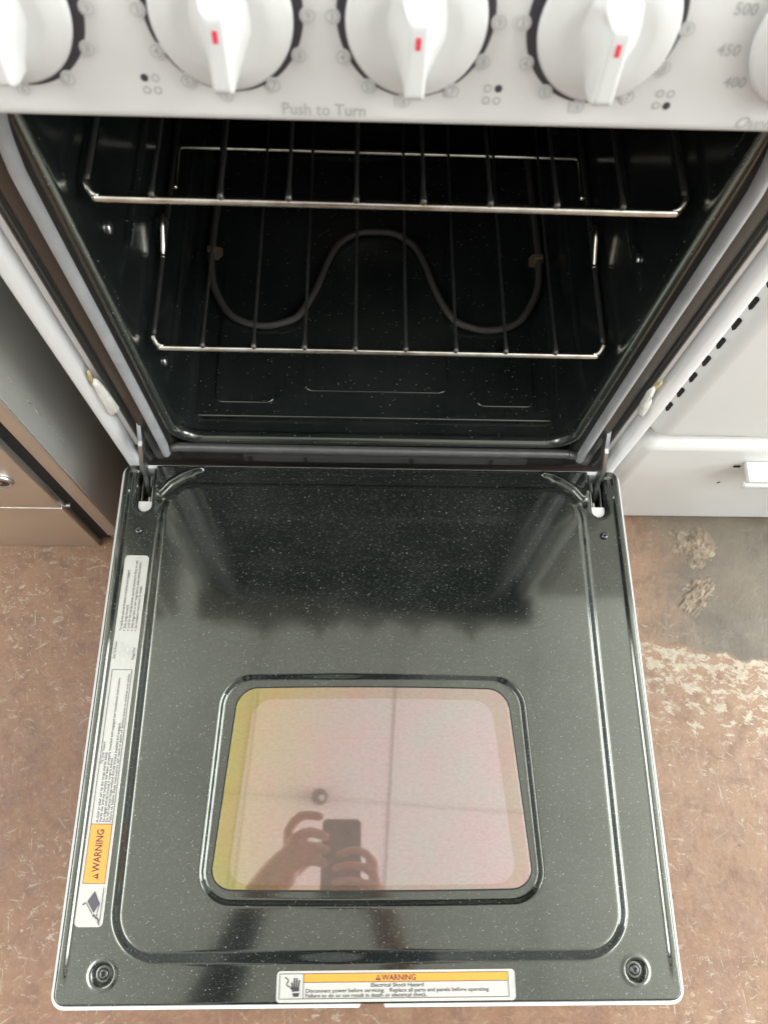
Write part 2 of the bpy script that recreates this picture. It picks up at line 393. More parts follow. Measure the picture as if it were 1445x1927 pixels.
def glass_mat(name, gain, warm):
    """coated oven glass: a hard mirror film whose interference tint drifts over the pane"""
    m = NT(name)
    sep = m.n('ShaderNodeSeparateXYZ'); m.l(m.co, sep.inputs[0])
    n = m.math('MULTIPLY', m.math('SUBTRACT', m.noise(9, 3), 0.5), 0.09)
    t = m.math('ADD', m.math('ADD', m.math('MULTIPLY', sep.outputs[0], 1.0), m.math('MULTIPLY', sep.outputs[1], -0.16)), n)
    t = m.math('ADD', m.math('MULTIPLY', t, 2.6), 0.28 if warm else 0.36)
    c = m.ramp(t, [(0.0, (0.37, 0.385, 0.16)), (0.09, (0.40, 0.365, 0.20)), (0.20, (0.41, 0.35, 0.255)), (0.36, (0.40, 0.335, 0.31)), (0.5, (0.40, 0.345, 0.335)), (0.68, (0.385, 0.355, 0.34)), (0.84, (0.40, 0.345, 0.335)), (1.0, (0.41, 0.32, 0.315))])
    mot = m.noise(26, 4, 0.65)
    c = m.mix(m.ramp(mot, [(0.36, 0.0), (0.62, 0.8)]), c, m.mix(1.0, c, (1.07, 0.93, 0.97), 'MULTIPLY'))
    c = m.mix(m.ramp(m.noise(14, 3, 0.6), [(0.48, 0.0), (0.72, 0.7)]), c, m.mix(1.0, c, (0.93, 1.03, 0.97), 'MULTIPLY'))
    grain = m.noise(1.0, 5, 0.75, vec=m.mapping((230, 420, 1)))
    lint = m.math('MULTIPLY', m.ramp(m.noise(1.0, 4, 0.6, vec=m.mapping((160, 420, 1), src=m.mapping((1, 1, 1), (0, 0, 0.6))), dist=1.2), [(0.66, 0.0), (0.72, 1.0)]), 0.22)
    c = m.mix(m.ramp(grain, [(0.35, 0.0), (0.66, 1.0)]), c, m.mix(1.0, c, (0.84, 0.83, 0.83), 'MULTIPLY'))
    c = m.mix(1.0, c, (gain, gain, gain), 'MULTIPLY')
    if warm: c = m.mix(1.0, c, (1.0, 0.95, 0.86), 'MULTIPLY')
    c = m.mix(lint, c, (0.55, 0.5, 0.45))
    m.set(base=c, rough=m.math('ADD', m.math('MULTIPLY', grain, 0.03), m.math('ADD', m.math('MULTIPLY', lint, 0.5), 0.012)), metal=1.0)
    df = m.n('ShaderNodeBsdfDiffuse'); m.l(m.mix(1.0, c, (0.95, 0.88, 0.78), 'MULTIPLY'), df.inputs[0])
    mx = m.n('ShaderNodeMixShader'); mx.inputs[0].default_value = 0.27
    m.l(m.b.outputs[0], mx.inputs[1]); m.l(df.outputs[0], mx.inputs[2]); m.l(mx.outputs[0], m.out.inputs[0])
    return m.m
M['glass_rim'] = glass_mat('coated_glass_rim', 0.90, True)
M['glass'] = glass_mat('coated_glass', 1.02, False)
M['tile'] = simple('ceiling_tile', (0.84, 0.84, 0.81), 0.9, bump=(120, 0.4), vary=0.06, vscale=60)
M['tbar'] = simple('ceiling_grid', (0.78, 0.775, 0.745), 0.5)
lm = NT('fluorescent_diffuser'); lm.set(base=(0.8, 0.8, 0.8)); lm.b.inputs['Emission Color'].default_value = (0.94, 0.985, 1.0, 1)
lm.b.inputs['Emission Strength'].default_value = TUBE_STRENGTH; M['lamp'] = lm.m

# ------------------------------------------------------------------ setting: floor, ceiling
fl = mk('floor', [(-4, -4, FLOOR), (4, -4, FLOOR), (4, 4, FLOOR), (-4, 4, FLOOR)], [(0, 1, 2, 3)], M['floor'], smooth=False)
tag(fl, 'worn brown painted concrete floor with white scrapes', kind='structure')
ceil = empty('ceiling', (-0.1295, -0.227, CEIL)); ceil.rotation_euler = (0, 0, math.radians(-3.7))
tag(ceil, 'white tiled drop ceiling', kind='structure')
T = 0.60
lamp_cells = {(3, j) for j in (-3, -2, -1, 0, 1, 2)} | {(-4, j) for j in (-3, -2, -1, 0, 1, 2)}
tile_me = None
for i in range(-6, 6):
    for j in range(-6, 6):
        if (i, j) in lamp_cells: continue
        if tile_me is None:
            t0 = box('ceiling_tile', 0.0031, T - 0.0031, 0.0031, T - 0.0031, 0.003, 0.021, M['tile']); tile_me = t0.data
        else: t0 = link(bpy.data.objects.new('ceiling_tile', tile_me))
        t0.parent = ceil; t0.location = (0.265 + i * T, j * T, 0)
for k in range(-6, 7):
    b1 = box('grid_bar', 0.265 + k * T - 0.0030, 0.265 + k * T + 0.0030, -6 * T, 6 * T, -0.004, 0.020, M['tbar'], ceil)
    b2 = box('grid_bar', 0.265 - 6 * T, 0.265 + 6 * T, k * T - 0.0030, k * T + 0.0030, -0.006, 0.016, M['tbar'], ceil)
for n, (i, j) in enumerate(sorted(lamp_cells)):
    r = empty('ceiling_light'); Mw = Matrix.Translation((-0.1295, -0.227, CEIL)) @ rz(math.radians(-3.7))
    r.location = Mw @ Vector((0.265 + i * T + T / 2, j * T + T / 2, 0)); r.rotation_euler = (0, 0, math.radians(-3.7))
    tag(r, 'square fluorescent ceiling light in the drop ceiling, seen only as streaks on the black enamel', 'ceiling light', 'ceiling lights beside the range')
    box('diffuser', -0.27, 0.27, -0.27, 0.27, 0.004, 0.010, M['lamp'], r)
    V, F = [], []
    frame_geo(-0.288, 0.288, -0.288, 0.288, 0.018, Matrix.Translation((0, 0, 0.002)), V, F)
    mk('frame', V, [f[::-1] for f in F], M['white'], r, False)
Dv, Df = lathe_geo([(0.0, -0.045), (0.016, -0.044), (0.022, -0.036), (0.025, -0.02), (0.030, -0.012), (0.032, -0.004), (0.032, 0.0)], 28)
det = mk('ceiling_sensor', Dv, Df, simple('sensor_dark', (0.05, 0.052, 0.045), 0.5)); det.location = (-0.154, -0.220, CEIL - 0.008)
tag(det, 'small dark round ceiling sensor reflected in the oven window', 'sensor')
Dv, Df = lathe_geo([(0.0, -0.005), (0.010, -0.004), (0.012, 0.0)], 12)
dl = mk('lens', Dv, Df, M['white'], det); dl.location = (0.010, -0.006, -0.043)

# ------------------------------------------------------------------ the range
R = empty('electric_range', (0, 0, FLOOR))
tag(R, 'white electric range with its black oven door lowered open and knobs above', 'range')
def P(o): # parts are modelled in world space; keep them there under the raised root
    o.parent = R; o.location = Vector(o.location) - Vector((0, 0, FLOOR)); return o

# side panels: white painted sheet, folded into a front flange
for s in (-1, 1):
    prof = [(0.2985, 0.60), (0.2985, 0.006), (0.2978, 0.0025), (0.2958, 0.0006), (0.293, 0.0), (0.2868, 0.0), (0.2845, 0.0008), (0.2826, 0.0026), (0.2815, 0.0055), (0.2815, 0.016), (0.2795, 0.016), (0.2795, 0.60)]
    zs = [FLOOR + 0.01, -0.02, 0.10, 0.2, 0.3, 0.4, 0.515, 0.60]
    V = []; F = []; n = len(prof)
    for z in zs:
        for (x, y) in prof: V.append((s * x, y, z))
    for i in range(len(zs) - 1):
        for k in range(n):
            k2 = (k + 1) % n; f = (i * n + k, i * n + k2, (i + 1) * n + k2, (i + 1) * n + k)
            F.append(f if s < 0 else f[::-1])
    F.append(tuple(range(n)) if s > 0 else tuple(range(n))[::-1]); F.append(tuple((len(zs) - 1) * n + k for k in range(n)))
    P(mk('side_panel', V, F, M['white_flange']))
    # set-back grey-lit return between flange and black frame
    P(box('side_return', *sorted((s * 0.2705, s * 0.2790)), 0.0085, 0.03, -0.004, 0.515, M['white_flange'], bev=0.0012))

# black face frame, folded section, each side
for s in (-1, 1):
    prof = [(0.2295, 0.012), (0.2295, 0.0035), (0.2312, 0.0018), (0.246, 0.0018), (0.2585, 0.0018), (0.2602, 0.0036), (0.2618, 0.0060), (0.2632, 0.0040), (0.2648, 0.0016), (0.2665, 0.0008), (0.2685, 0.0016), (0.2698, 0.0040), (0.2700, 0.012)]
    V = []; F = []; n = len(prof); zs = [0.002, 0.16, 0.34, 0.522]
    for z in zs:
        for (x, y) in prof: V.append((s * x, y, z))
    for i in range(len(zs) - 1):
        for k in range(n - 1):
            f = (i * n + k, i * n + k + 1, (i + 1) * n + k + 1, (i + 1) * n + k)
            F.append(f if s > 0 else f[::-1])
    P(mk('face_frame', V, F, M['face_matte']))
P(box('face_frame', -0.2290, 0.2290, 0.0018, 0.010, 0.5235, 0.57, M['face_matte']))
P(box('panel_underside', -0.303, 0.303, -0.0330, 0.10, 0.5218, 0.5226, M['face_matte']))
P(box('lower_rail', -0.2790, 0.2790, 0.0045, 0.03, -0.05, 0.0265, M['face_matte'], bev=0.001))
P(box('sill_strip', -0.155, 0.183, 0.0005, 0.004, 0.0035, 0.0175, simple('sill_strip_grey', (0.05, 0.049, 0.044), 0.5, vary=0.5, vscale=50)))
for xx in (-0.147, -0.082, 0.045, 0.14):
    P(box('sill_clip', xx - 0.0022, xx + 0.0022, -0.0006, 0.0012, 0.004, 0.017, M['black_gap']))

# oven cavity: rounded-rectangle loft from the lip to the rear wall
def sect(y, hw, z0, z1, r, n=7):
    return [(x, y, z) for (x, z) in rrect(hw, z0, z1, r, n)]
secs = [(0.0030, 0.2310, 0.0490, 0.5240, 0.034), (0.0014, 0.2303, 0.0496, 0.5233, 0.033), (0.0010, 0.2290, 0.0508, 0.5220, 0.032), (0.0014, 0.2262, 0.0535, 0.5195, 0.030), (0.0030, 0.2235, 0.0556, 0.5170, 0.029), (0.0070, 0.2217, 0.0568, 0.5155, 0.028), (0.0105, 0.2212, 0.0570, 0.515, 0.028), (0.0125, 0.2205, 0.0560, 0.5145, 0.028), (0.016, 0.2202, 0.0500, 0.514, 0.028), (0.020, 0.2200, 0.0480, 0.514, 0.026), (0.12, 0.2200, 0.0480, 0.514, 0.026), (0.30, 0.2200, 0.0480, 0.514, 0.026), (0.424, 0.2200, 0.0480, 0.514, 0.026), (0.430, 0.216, 0.053, 0.510, 0.024)]
V = []; F = []
for s_ in secs: V += sect(*s_)
n = len(V) // len(secs)
for i in range(len(secs) - 1):
    for k in range(n):
        k2 = (k + 1) % n; F.append((i * n + k, (i + 1) * n + k, (i + 1) * n + k2, i * n + k2))
F.append(tuple((len(secs) - 1) * n + k for k in range(n)))
cav = P(mk('oven_cavity', V, F, M['cavity']))
def PC(o, par): # sub-part of a part that sits at the root offset
    o.parent = par; return o
# floor pan with raised bosses
pan = plate('floor_pan', rrect(0.2085, 0.034, 0.415, 0.006), 0.0482, 0.0525, M['cavity'], bev=0.0018); PC(pan, cav)
for s in (-1, 1):
    b = plate('floor_boss', rrect(0.0345, 0.051, 0.24, 0.010, cx=s * 0.152), 0.0526, 0.0545, M['cavity'], bev=0.0015); PC(b, cav)
b = plate('floor_boss', rrect(0.085, 0.068, 0.36, 0.012), 0.0526, 0.0537, M['cavity'], bev=0.0011); PC(b, cav)
# rack slides pressed into both side walls
for s in (-1, 1):
    for z in (0.132, 0.205, 0.298, 0.391):
        pts = [(s * 0.2255, 0.022, z), (s * 0.2215, 0.045, z), (s * 0.2192, 0.09, z), (s * 0.2186, 0.20, z), (s * 0.2186, 0.395, z), (s * 0.2235, 0.41, z)]
        PC(tube('rack_slide', catmull(pts, 4), 0.0050, M['cavity'], seg=10), cav)
    for (y, z) in (((0.048, 0.337), (0.044, 0.151)) if s < 0 else ((0.060, 0.300),)):
        Vb, Fb = lathe_geo([(0.0052, 0.0), (0.0052, 0.0014), (0.0042, 0.0026), (0.0, 0.0030)], 10, Matrix.Translation((s * 0.2200, y, z)) @ Matrix.Rotation(-s * math.pi / 2, 4, 'Y'))
        PC(mk('bolt', Vb, Fb, M['zinc']), cav)
# gasket: two side strands that turn in at the top, and the tube along the sill
def gz(s):
    return [(s * 0.2415, -0.003, 0.030), (s * 0.2400, -0.003, 0.06), (s * 0.2388, -0.003, 0.16), (s * 0.2385, -0.003, 0.30), (s * 0.2384, -0.003, 0.425), (s * 0.2372, -0.003, 0.452), (s * 0.2335, -0.003, 0.478), (s * 0.2260, -0.003, 0.500), (s * 0.213, -0.003, 0.517), (s * 0.19, -0.003, 0.526), (s * 0.05, -0.003, 0.528)]
gk = P(tube('gasket', catmull(gz(-1), 6), 0.0055, M['gasket'], seg=12, flat=0.9))
PC(tube('gasket_strand', catmull(gz(1), 6), 0.0055, M['gasket'], seg=12, flat=0.9), gk)
bot = [(-0.2335, -0.001, 0.0400), (-0.224, -0.001, 0.0425), (-0.205, -0.001, 0.0420), (-0.1, -0.001, 0.0405), (0.1, -0.001, 0.0395), (0.21, -0.001, 0.0395), (0.226, -0.001, 0.0385), (0.236, -0.001, 0.0355)]
PC(tube('gasket_strand', catmull(bot, 6), [0.0040] + [0.0052] * (6 * 7 - 1) + [0.0040], simple('gasket_metal_braid', (0.13, 0.127, 0.12), 0.36, 0.5, bump=(500, 0.3), vary=0.4, vscale=90), seg=12), gk)

# bake element
el = [(-0.2000, 0.425, 0.060), (-0.2012, 0.36, 0.060), (-0.2035, 0.285, 0.060), (-0.2035, 0.250, 0.060), (-0.1980, 0.208, 0.060), (-0.1785, 0.170, 0.060), (-0.1580, 0.156, 0.060), (-0.1330, 0.1515, 0.060), (-0.1120, 0.1560, 0.060), (-0.0950, 0.165, 0.060), (-0.0820, 0.186, 0.060), (-0.0710, 0.212, 0.060), (-0.0610, 0.244, 0.060), (-0.0480, 0.272, 0.060), (-0.0250, 0.290, 0.060), (0.0, 0.2935, 0.060)]
elp = catmull(el + [(-p[0], p[1], p[2]) for p in el[-2::-1]], 6)
be = P(tube('bake_element', elp, 0.0043, M['element'], seg=10))
for s in (-1, 1):
    PC(plate('element_bracket', [(-0.009, -0.008), (0.004, -0.010), (0.010, -0.002), (0.009, 0.008), (-0.002, 0.011), (-0.008, 0.005)], 0.0545, 0.0560, M['rust'], M=Matrix.Translation((s * 0.2010, 0.258, 0))), be)
    PC(box('element_foot', s * 0.2035 - 0.0055, s * 0.2035 + 0.0055, 0.254, 0.262, 0.0545, 0.0655, M['rust'], bev=0.001), be)

# foam / broken spacer pieces on the flange
def lump_plate(name, pts, th, mat, Mx, seed):
    rnd = random.Random(seed); V = []; F = []; n = len(pts)
    cx = sum(p[0] for p in pts) / n; cy = sum(p[1] for p in pts) / n
    for (k, h) in ((1.0, 0.0), (0.98, th * 0.75), (0.82, th), (0.4, th * 1.05)):
        for p in pts:
            V.append(Mx @ Vector((cx + (p[0] - cx) * k + rnd.uniform(-1, 1) * 0.0010, cy + (p[1] - cy) * k + rnd.uniform(-1, 1) * 0.0014, h + rnd.uniform(-1, 1) * th * 0.14)))
    for i in range(3):
        for k in range(n): F.append((i * n + k, i * n + (k + 1) % n, (i + 1) * n + (k + 1) % n, (i + 1) * n + k))
    F.append(tuple(3 * n + k for k in range(n)))
    return mk(name, V, F, mat)
Mf = Matrix(((1, 0, 0, 0), (0, 0, -1, 0), (0, 1, 0, 0), (0, 0, 0, 1)))   # local xy -> world xz, local z -> -y
P(lump_plate('foam_spacer', [(-0.2808, 0.114), (-0.2802, 0.137), (-0.2796, 0.158), (-0.2785, 0.166), (-0.2792, 0.178), (-0.2755, 0.184), (-0.2725, 0.180), (-0.2690, 0.165), (-0.2678, 0.145), (-0.2672, 0.128), (-0.2700, 0.121), (-0.2745, 0.118), (-0.2780, 0.110)], 0.0050, M['foam'], Matrix.Translation((0, 0.0035, 0)) @ Mf, 3))
P(lump_plate('glue_bead', [(-0.2808, 0.170), (-0.2800, 0.186), (-0.2778, 0.196), (-0.2755, 0.196), (-0.2762, 0.186), (-0.2786, 0.178)], 0.003, M['foam_edge'], Matrix.Translation((0, 0.0035, 0)) @ Mf, 5))
P(lump_plate('foam_spacer', [(0.2785, 0.134), (0.2735, 0.136), (0.2695, 0.144), (0.2668, 0.160), (0.2660, 0.178), (0.2668, 0.188), (0.2690, 0.190), (0.2712, 0.182), (0.2722, 0.172), (0.2750, 0.168), (0.2770, 0.150)], 0.0065, M['foam'], Matrix.Translation((0, 0.0020, 0)) @ Mf, 8))
P(lump_plate('glue_bead', [(0.2700, 0.186), (0.2712, 0.196), (0.2735, 0.200), (0.2752, 0.196), (0.2740, 0.182), (0.2722, 0.176)], 0.003, M['foam_edge'], Matrix.Translation((0, 0.0035, 0)) @ Mf, 9))

# ---- control panel: vertical face with a rolled lower edge
YP = -0.045
pp = [(0.10, 0.5229), (0.02, 0.5229), (-0.0375, 0.5230), (-0.0412, 0.5234), (-0.0434, 0.5246), (-0.0446, 0.5264), (-0.0450, 0.5288), (-0.0450, 0.60), (-0.0450, 0.655), (-0.042, 0.664), (-0.034, 0.669), (0.10, 0.669)]
PT = 0.20              # the panel leans back
TL = Matrix.Translation((0, YP, 0.521)) @ Matrix.Rotation(-PT, 4, 'X') @ Matrix.Translation((0, -YP, -0.521))
V = []; F = []
xs = [-0.305, -0.303] + [i * 0.03 for i in range(-10, 11)] + [0.303, 0.305]
for x in xs:
    k = 0.0015 if abs(x) > 0.304 else 0.0
    for (y, z) in pp:
        p = Vector((x, y + k * (1 if y < 0 else 0), z + (0.0072 * x if z < 0.53 else 0)))
        V.append(TL @ p if y < -0.03 else p)
n = len(pp)
for i in range(len(xs) - 1):
    for k in range(n):
        k2 = (k + 1) % n; F.append((i * n + k, i * n + k2, (i + 1) * n + k2, (i + 1) * n + k))
F.append(tuple(range(n))[::-1]); F.append(tuple((len(xs) - 1) * n + k for k in range(n)))
F = [f[::-1] for f in F]
panel = P(mk('control_panel', V, F, M['panel']))
top = P(box('cooktop', -0.305, 0.305, 0.102, 0.62, 0.640, 0.672, M['white'], bev=0.004))
# print on the panel: local xy -> world xz just proud of the face
def MP(x, z, d=0.0003): return TL @ Matrix.Translation((x, YP - d, z)) @ Matrix(((1, 0, 0, 0), (0, 0, -1, 0), (0, 1, 0, 0), (0, 0, 0, 1)))
KX = [-0.1863, -0.0853, 0.0040, 0.0932, 0.1975]; KZ = 0.576
NUM_A = [(155, '2'), (182, '3'), (209, '4'), (236, '5'), (265, '6'), (302, '7'), (331, '8'), (358, '9')]
for kx in KX[:4]:
    V, F = [], []
    ring_geo((0, 0), 0.0260, 0.0371, MP(kx, KZ), V, F, 80, 128, 412)
    PC(mk('dial_ring', V, F, M['print_dark'], smooth=False), panel)
    V, F = [], []; V2, F2 = [], []
    for a, t in NUM_A:
        c = (0.0392 * math.cos(math.radians(a)), 0.0392 * math.sin(math.radians(a)))
        poly_geo([(c[0] + 0.0040 * math.cos(math.radians(q * 18)), c[1] + 0.0040 * math.sin(math.radians(q * 18))) for q in range(20)], MP(kx, KZ, 0.0006), V, F)
        ring_geo(c, 0.0026, 0.0031, MP(kx, KZ, 0.0009), V2, F2, 16)
        text_geo(t, 0.0052, MP(kx, KZ, 0.0009) @ Matrix.Translation((c[0], c[1] - 0.0018, 0)), 0.01, 'CENTER', V=V2, F=F2)
    PC(mk('number_spot', V, F, M['panel'], smooth=False), panel)
    PC(mk('numeral', V2, F2, M['print_grey'], smooth=False), panel)
for (bx, bz, on) in ((-0.1256, 0.5412, 0), (0.0451, 0.5414, 1), (0.1328, 0.5416, 3)):
    V, F = [], []; V2, F2 = [], []
    for q, (dx, dz) in enumerate(((-1, 1), (1, 1), (-1, -1), (1, -1))):
        c = (dx * 0.0027, dz * 0.0030)
        if q == on: poly_geo([(c[0] + 0.0019 * math.cos(math.radians(w * 18)), c[1] + 0.0019 * math.sin(math.radians(w * 18))) for w in range(20)], MP(bx, bz), V2, F2)
        else: ring_geo(c, 0.0013, 0.0020, MP(bx, bz), V, F, 18)
    PC(mk('burner_symbol', V + V2, F + [tuple(i + len(V) for i in f) for f in F2], None, smooth=False, mats=[M['print_grey'], M['print_dark']], fm=[0] * len(F) + [1] * len(F2)), panel)
V, F = text_geo('Push to Turn', 0.0088, MP(-0.0400, 0.5282), 0.004, 'CENTER', width=0.0425)
V = [v + Vector((-0.0, 0, 0)) for v in V]
PC(mk('lettering', V, F, M['print_grey'], smooth=False), panel)
V, F = text_geo('Oven', 0.0088, MP(0.1745, 0.5282), 0.004, 'LEFT', shear=0.25)
PC(mk('lettering', V, F, M['print_grey'], smooth=False), panel)
V, F = [], []
for t, x, z in (('500', 0.1563, 0.5837), ('450', 0.1560, 0.5660), ('400', 0.1655, 0.5512)):
    text_geo(t, 0.0075, MP(x, z - 0.0025), 0.012, 'CENTER', V=V, F=F)
PC(mk('lettering', V, F, M['print_grey'], smooth=False), panel)

# knobs
def knob_grip():
    """loft of sections up the knob: flat crest blade on a round hub, teardrop towards the lower tip; local x, v(up), w(out)"""
    V = []; F = []; vs = [-0.0258, -0.0255, -0.0245, -0.0222, -0.020, -0.017, -0.013, -0.009, -0.004, 0.001, 0.006, 0.0085, 0.0098, 0.0112, 0.0128, 0.0145, 0.0162, 0.0178, 0.0192, 0.0204, 0.0211]
    nprof = 23; w0 = 0.0085
    for v in vs:
        rb = 0.0212
        if v > -0.006: hb = math.sqrt(max(rb * rb - v * v, 0.0018 ** 2))
        else:
            t = max(0.0, v + 0.0258) / (0.0258 - 0.006); hb = 0.0056 + (0.0196 - 0.0056) * (t ** 1.15)
        hc = 0.0045; h = 0.0290
        if v < -0.0222: h -= 0.0035 * ((-0.0222 - v) / 0.0023) ** 2
        if v > 0.0085:
            t = min(1, (v - 0.0085) / 0.0126); ts = t * t * (3 - 2 * t)
            h = 0.0290 - 0.0165 * ts; hc = 0.0042 + 0.0030 * math.sin(t * math.pi) + 0.0 * ts
        hc = min(hc, hb * 0.82)
        for k in range(nprof):
            s = -1 + 2 * k / (nprof - 1); a = abs(s); sg = 1 if s >= 0 else -1
            if a < 0.34: x = hc * a / 0.34 * 0.82; w = h
            elif a < 0.46: x = hc * (0.82 + 0.18 * (a - 0.34) / 0.12); w = h - 0.0010 * ((a - 0.34) / 0.12) ** 1.5
            else:
                t = (a - 0.46) / 0.54                          # steep fin flank, then a cove out to the hub
                x = hc + (hb - hc) * (0.16 * t + 0.84 * t ** 3.2); w = (h - 0.0010) + (w0 - h + 0.0010) * (1 - (1 - t) ** 1.35)
            V.append((sg * x, v, w))
    m = nprof
    for i in range(len(vs) - 1):
        for k in range(m - 1): F.append((i * m + k, i * m + k + 1, (i + 1) * m + k + 1, (i + 1) * m + k))
    F.append(tuple(range(m))[::-1]); F.append(tuple((len(vs) - 1) * m + k for k in range(m)))
    return V, F
gv, gf = knob_grip()
kmesh = None
for i, kx in enumerate(KX):
    r_ = 0.0328 if i < 4 else 0.0345
    Mk = TL @ Matrix.Translation((kx, YP, KZ)) @ Matrix(((1, 0, 0, 0), (0, 0, -1, 0), (0, 1, 0, 0), (0, 0, 0, 1)))
    sv, sf = lathe_geo([(0.022, 0.0006), (0.030 / 0.0312 * r_, 0.0030), (r_ - 0.0002, 0.0050), (r_, 0.0068), (r_ - 0.0006, 0.0084), (r_ - 0.0022, 0.0094), (0.0245, 0.0104), (0.0215, 0.0110), (0.0200, 0.0108), (0.0, 0.0106)], 64, Mk)
    kb = P(mk('knob', sv, sf, M['knob']))
    g = mk('grip', [Mk @ Vector(v) for v in gv], gf, M['knob']); PC(g, kb)
    bm = bmesh.new(); bm.from_mesh(g.data); bmesh.ops.recalc_face_normals(bm, faces=bm.faces); bm.to_mesh(g.data); bm.free()
    PC(plate('pointer_mark', [(-0.0011, -0.0008), (0.0011, -0.0008), (0.0011, 0.0044), (-0.0011, 0.0044)], 0.0285, 0.02925, M['red'], M=Mk), kb)

# ---- oven door: white outer skin, pressed black liner, coated window
DW, DL = 0.2985, 0.5580
DOOR_TILT = -0.0317      # the door stops two degrees short of level, free edge slightly up
ol = rrect(DW + 0.0020, -DL - 0.0024, -0.002, 0.013)
ol += [(-0.0120, ol[0][1]), (-0.0098, ol[0][1] + 0.0045), (0.0102, ol[0][1] + 0.0045), (0.0124, ol[0][1])]
nO = len(ol); il = [(x * 0.985, -DL / 2 + (y + DL / 2) * 0.985) for (x, y) in ol]
V = [(x, y, -0.0070) for (x, y) in ol] + [(x, y, -0.046) for (x, y) in ol] + [(x, y, -0.0070) for (x, y) in il] + [(x, y, -0.045) for (x, y) in il]
F = []
for k in range(nO):
    k2 = (k + 1) % nO
    F += [(k, k + nO, k2 + nO, k2), (k, k2, k2 + 2 * nO, k + 2 * nO), (k + 2 * nO, k2 + 2 * nO, k2 + 3 * nO, k + 3 * nO)]
F += [tuple(range(2 * nO - 1, nO - 1, -1)), tuple(range(3 * nO, 4 * nO))]
door = P(mk('oven_door', V, F, M['white'], smooth=False))
door.rotation_euler.x = DOOR_TILT; door.scale.y = 1.0066
def ss(a, b, x):
    t = np.clip((x - a) / (b - a), 0, 1); return t * t * t * (t * (6 * t - 15) + 10)
def sd_rr(x, y, hw, y0, y1, r):
    cy = (y0 + y1) / 2; hh = (y1 - y0) / 2
    qx = np.abs(x) - (hw - r); qy = np.abs(y - cy) - (hh - r)
    return np.hypot(np.maximum(qx, 0), np.maximum(qy, 0)) + np.minimum(np.maximum(qx, qy), 0) - r
def bead(x, y, pts, w):
    d = np.full_like(x, 9.0)
    for a, b in zip(pts[:-1], pts[1:]):
        ax, ay = a; bx, by = b; l2 = (bx - ax) ** 2 + (by - ay) ** 2
        t = np.clip(((x - ax) * (bx - ax) + (y - ay) * (by - ay)) / l2, 0, 1)
        d = np.minimum(d, np.hypot(x - ax - t * (bx - ax), y - ay - t * (by - ay)))
    return np.exp(-(d / w) ** 2)
NY, NX = 500, 540
ys = np.linspace(-DL, -0.003, NY); us = np.linspace(-1, 1, NX)
cr = 0.012
hwy = np.full(NY, DW)
for c0, sgn in ((-DL + cr, -1), (-0.003 - cr, 1)):
    t = np.clip((ys - c0) * sgn / cr, 0, 1); hwy = np.minimum(hwy, DW - cr + cr * np.sqrt(np.maximum(0, 1 - t * t)))
X = us[None, :] * hwy[:, None]; Y = np.repeat(ys[:, None], NX, 1)
dE = -sd_rr(X, Y, DW, -DL, -0.003, cr)
Z = -0.0085 * (1 - ss(-0.001, 0.0034, dE))                               # rolled outer edge
Z += 0.0018 * ss(0.0015, 0.0045, dE) * (1 - ss(0.0085, 0.0125, dE)) * ss(0.272, 0.284, np.abs(X)) * ss(0.012, 0.05, Y + DL)     # slight rim
inner = -sd_rr(X, Y, 0.2515, -0.5225, -0.0245, 0.046)
Z += 0.0066 * ss(-0.0020, 0.0125, inner)                                # raised centre panel
sx = 1 + 0.063 * (-0.2505 - Y) / 0.2245
wo = -sd_rr(X / sx, Y, 0.1630, -0.4750, -0.2495, 0.034)
bow = 0.0022 * (1 - (X / 0.16) ** 2) * (Y > -0.36) - 0.0015 * (1 - (X / 0.16) ** 2) * (Y <= -0.36)
wo = -sd_rr(X / sx, Y - bow, 0.1630, -0.4750, -0.2515, 0.034)
Z += -0.0050 * ss(0.0008, 0.0084, wo)                                   # sunk window bezel
for s in (-1, 1):
    Z += 0.0040 * bead(X, Y, [(s * 0.2518, -0.0393), (s * 0.2423, -0.0272), (s * 0.2277, -0.0168), (s * 0.2157, -0.0112), (s * 0.2064, -0.0092)], 0.0027)
    Z += -0.0014 * bead(X, Y, [(s * 0.2500, -0.0475), (s * 0.2420, -0.0372), (s * 0.2300, -0.0275), (s * 0.2180, -0.0215)], 0.0055)
    d = np.hypot(X - s * 0.2535, Y + 0.5308)                             # screw dimples
    Z += -0.0048 * (1 - ss(0.0060, 0.0108, d)) + 0.0006 * np.exp(-((d - 0.0118) / 0.0018) ** 2)
    sl = sd_rr(X - s * 0.2698, Y, 0.0098, -0.0640, 0.03, 0.0096)         # hinge slots
    Z += -0.032 * (1 - ss(-0.0018, 0.0, sl)) - 0.0012 * (1 - ss(0.0, 0.0035, sl))
Z += 0.00012 * np.sin(X * 23 + 1.2) * np.sin(Y * 31)                     # faint oil-canning of the sheet
PC(grid_mesh('door_liner', X, Y, Z, M['enamel']), door)
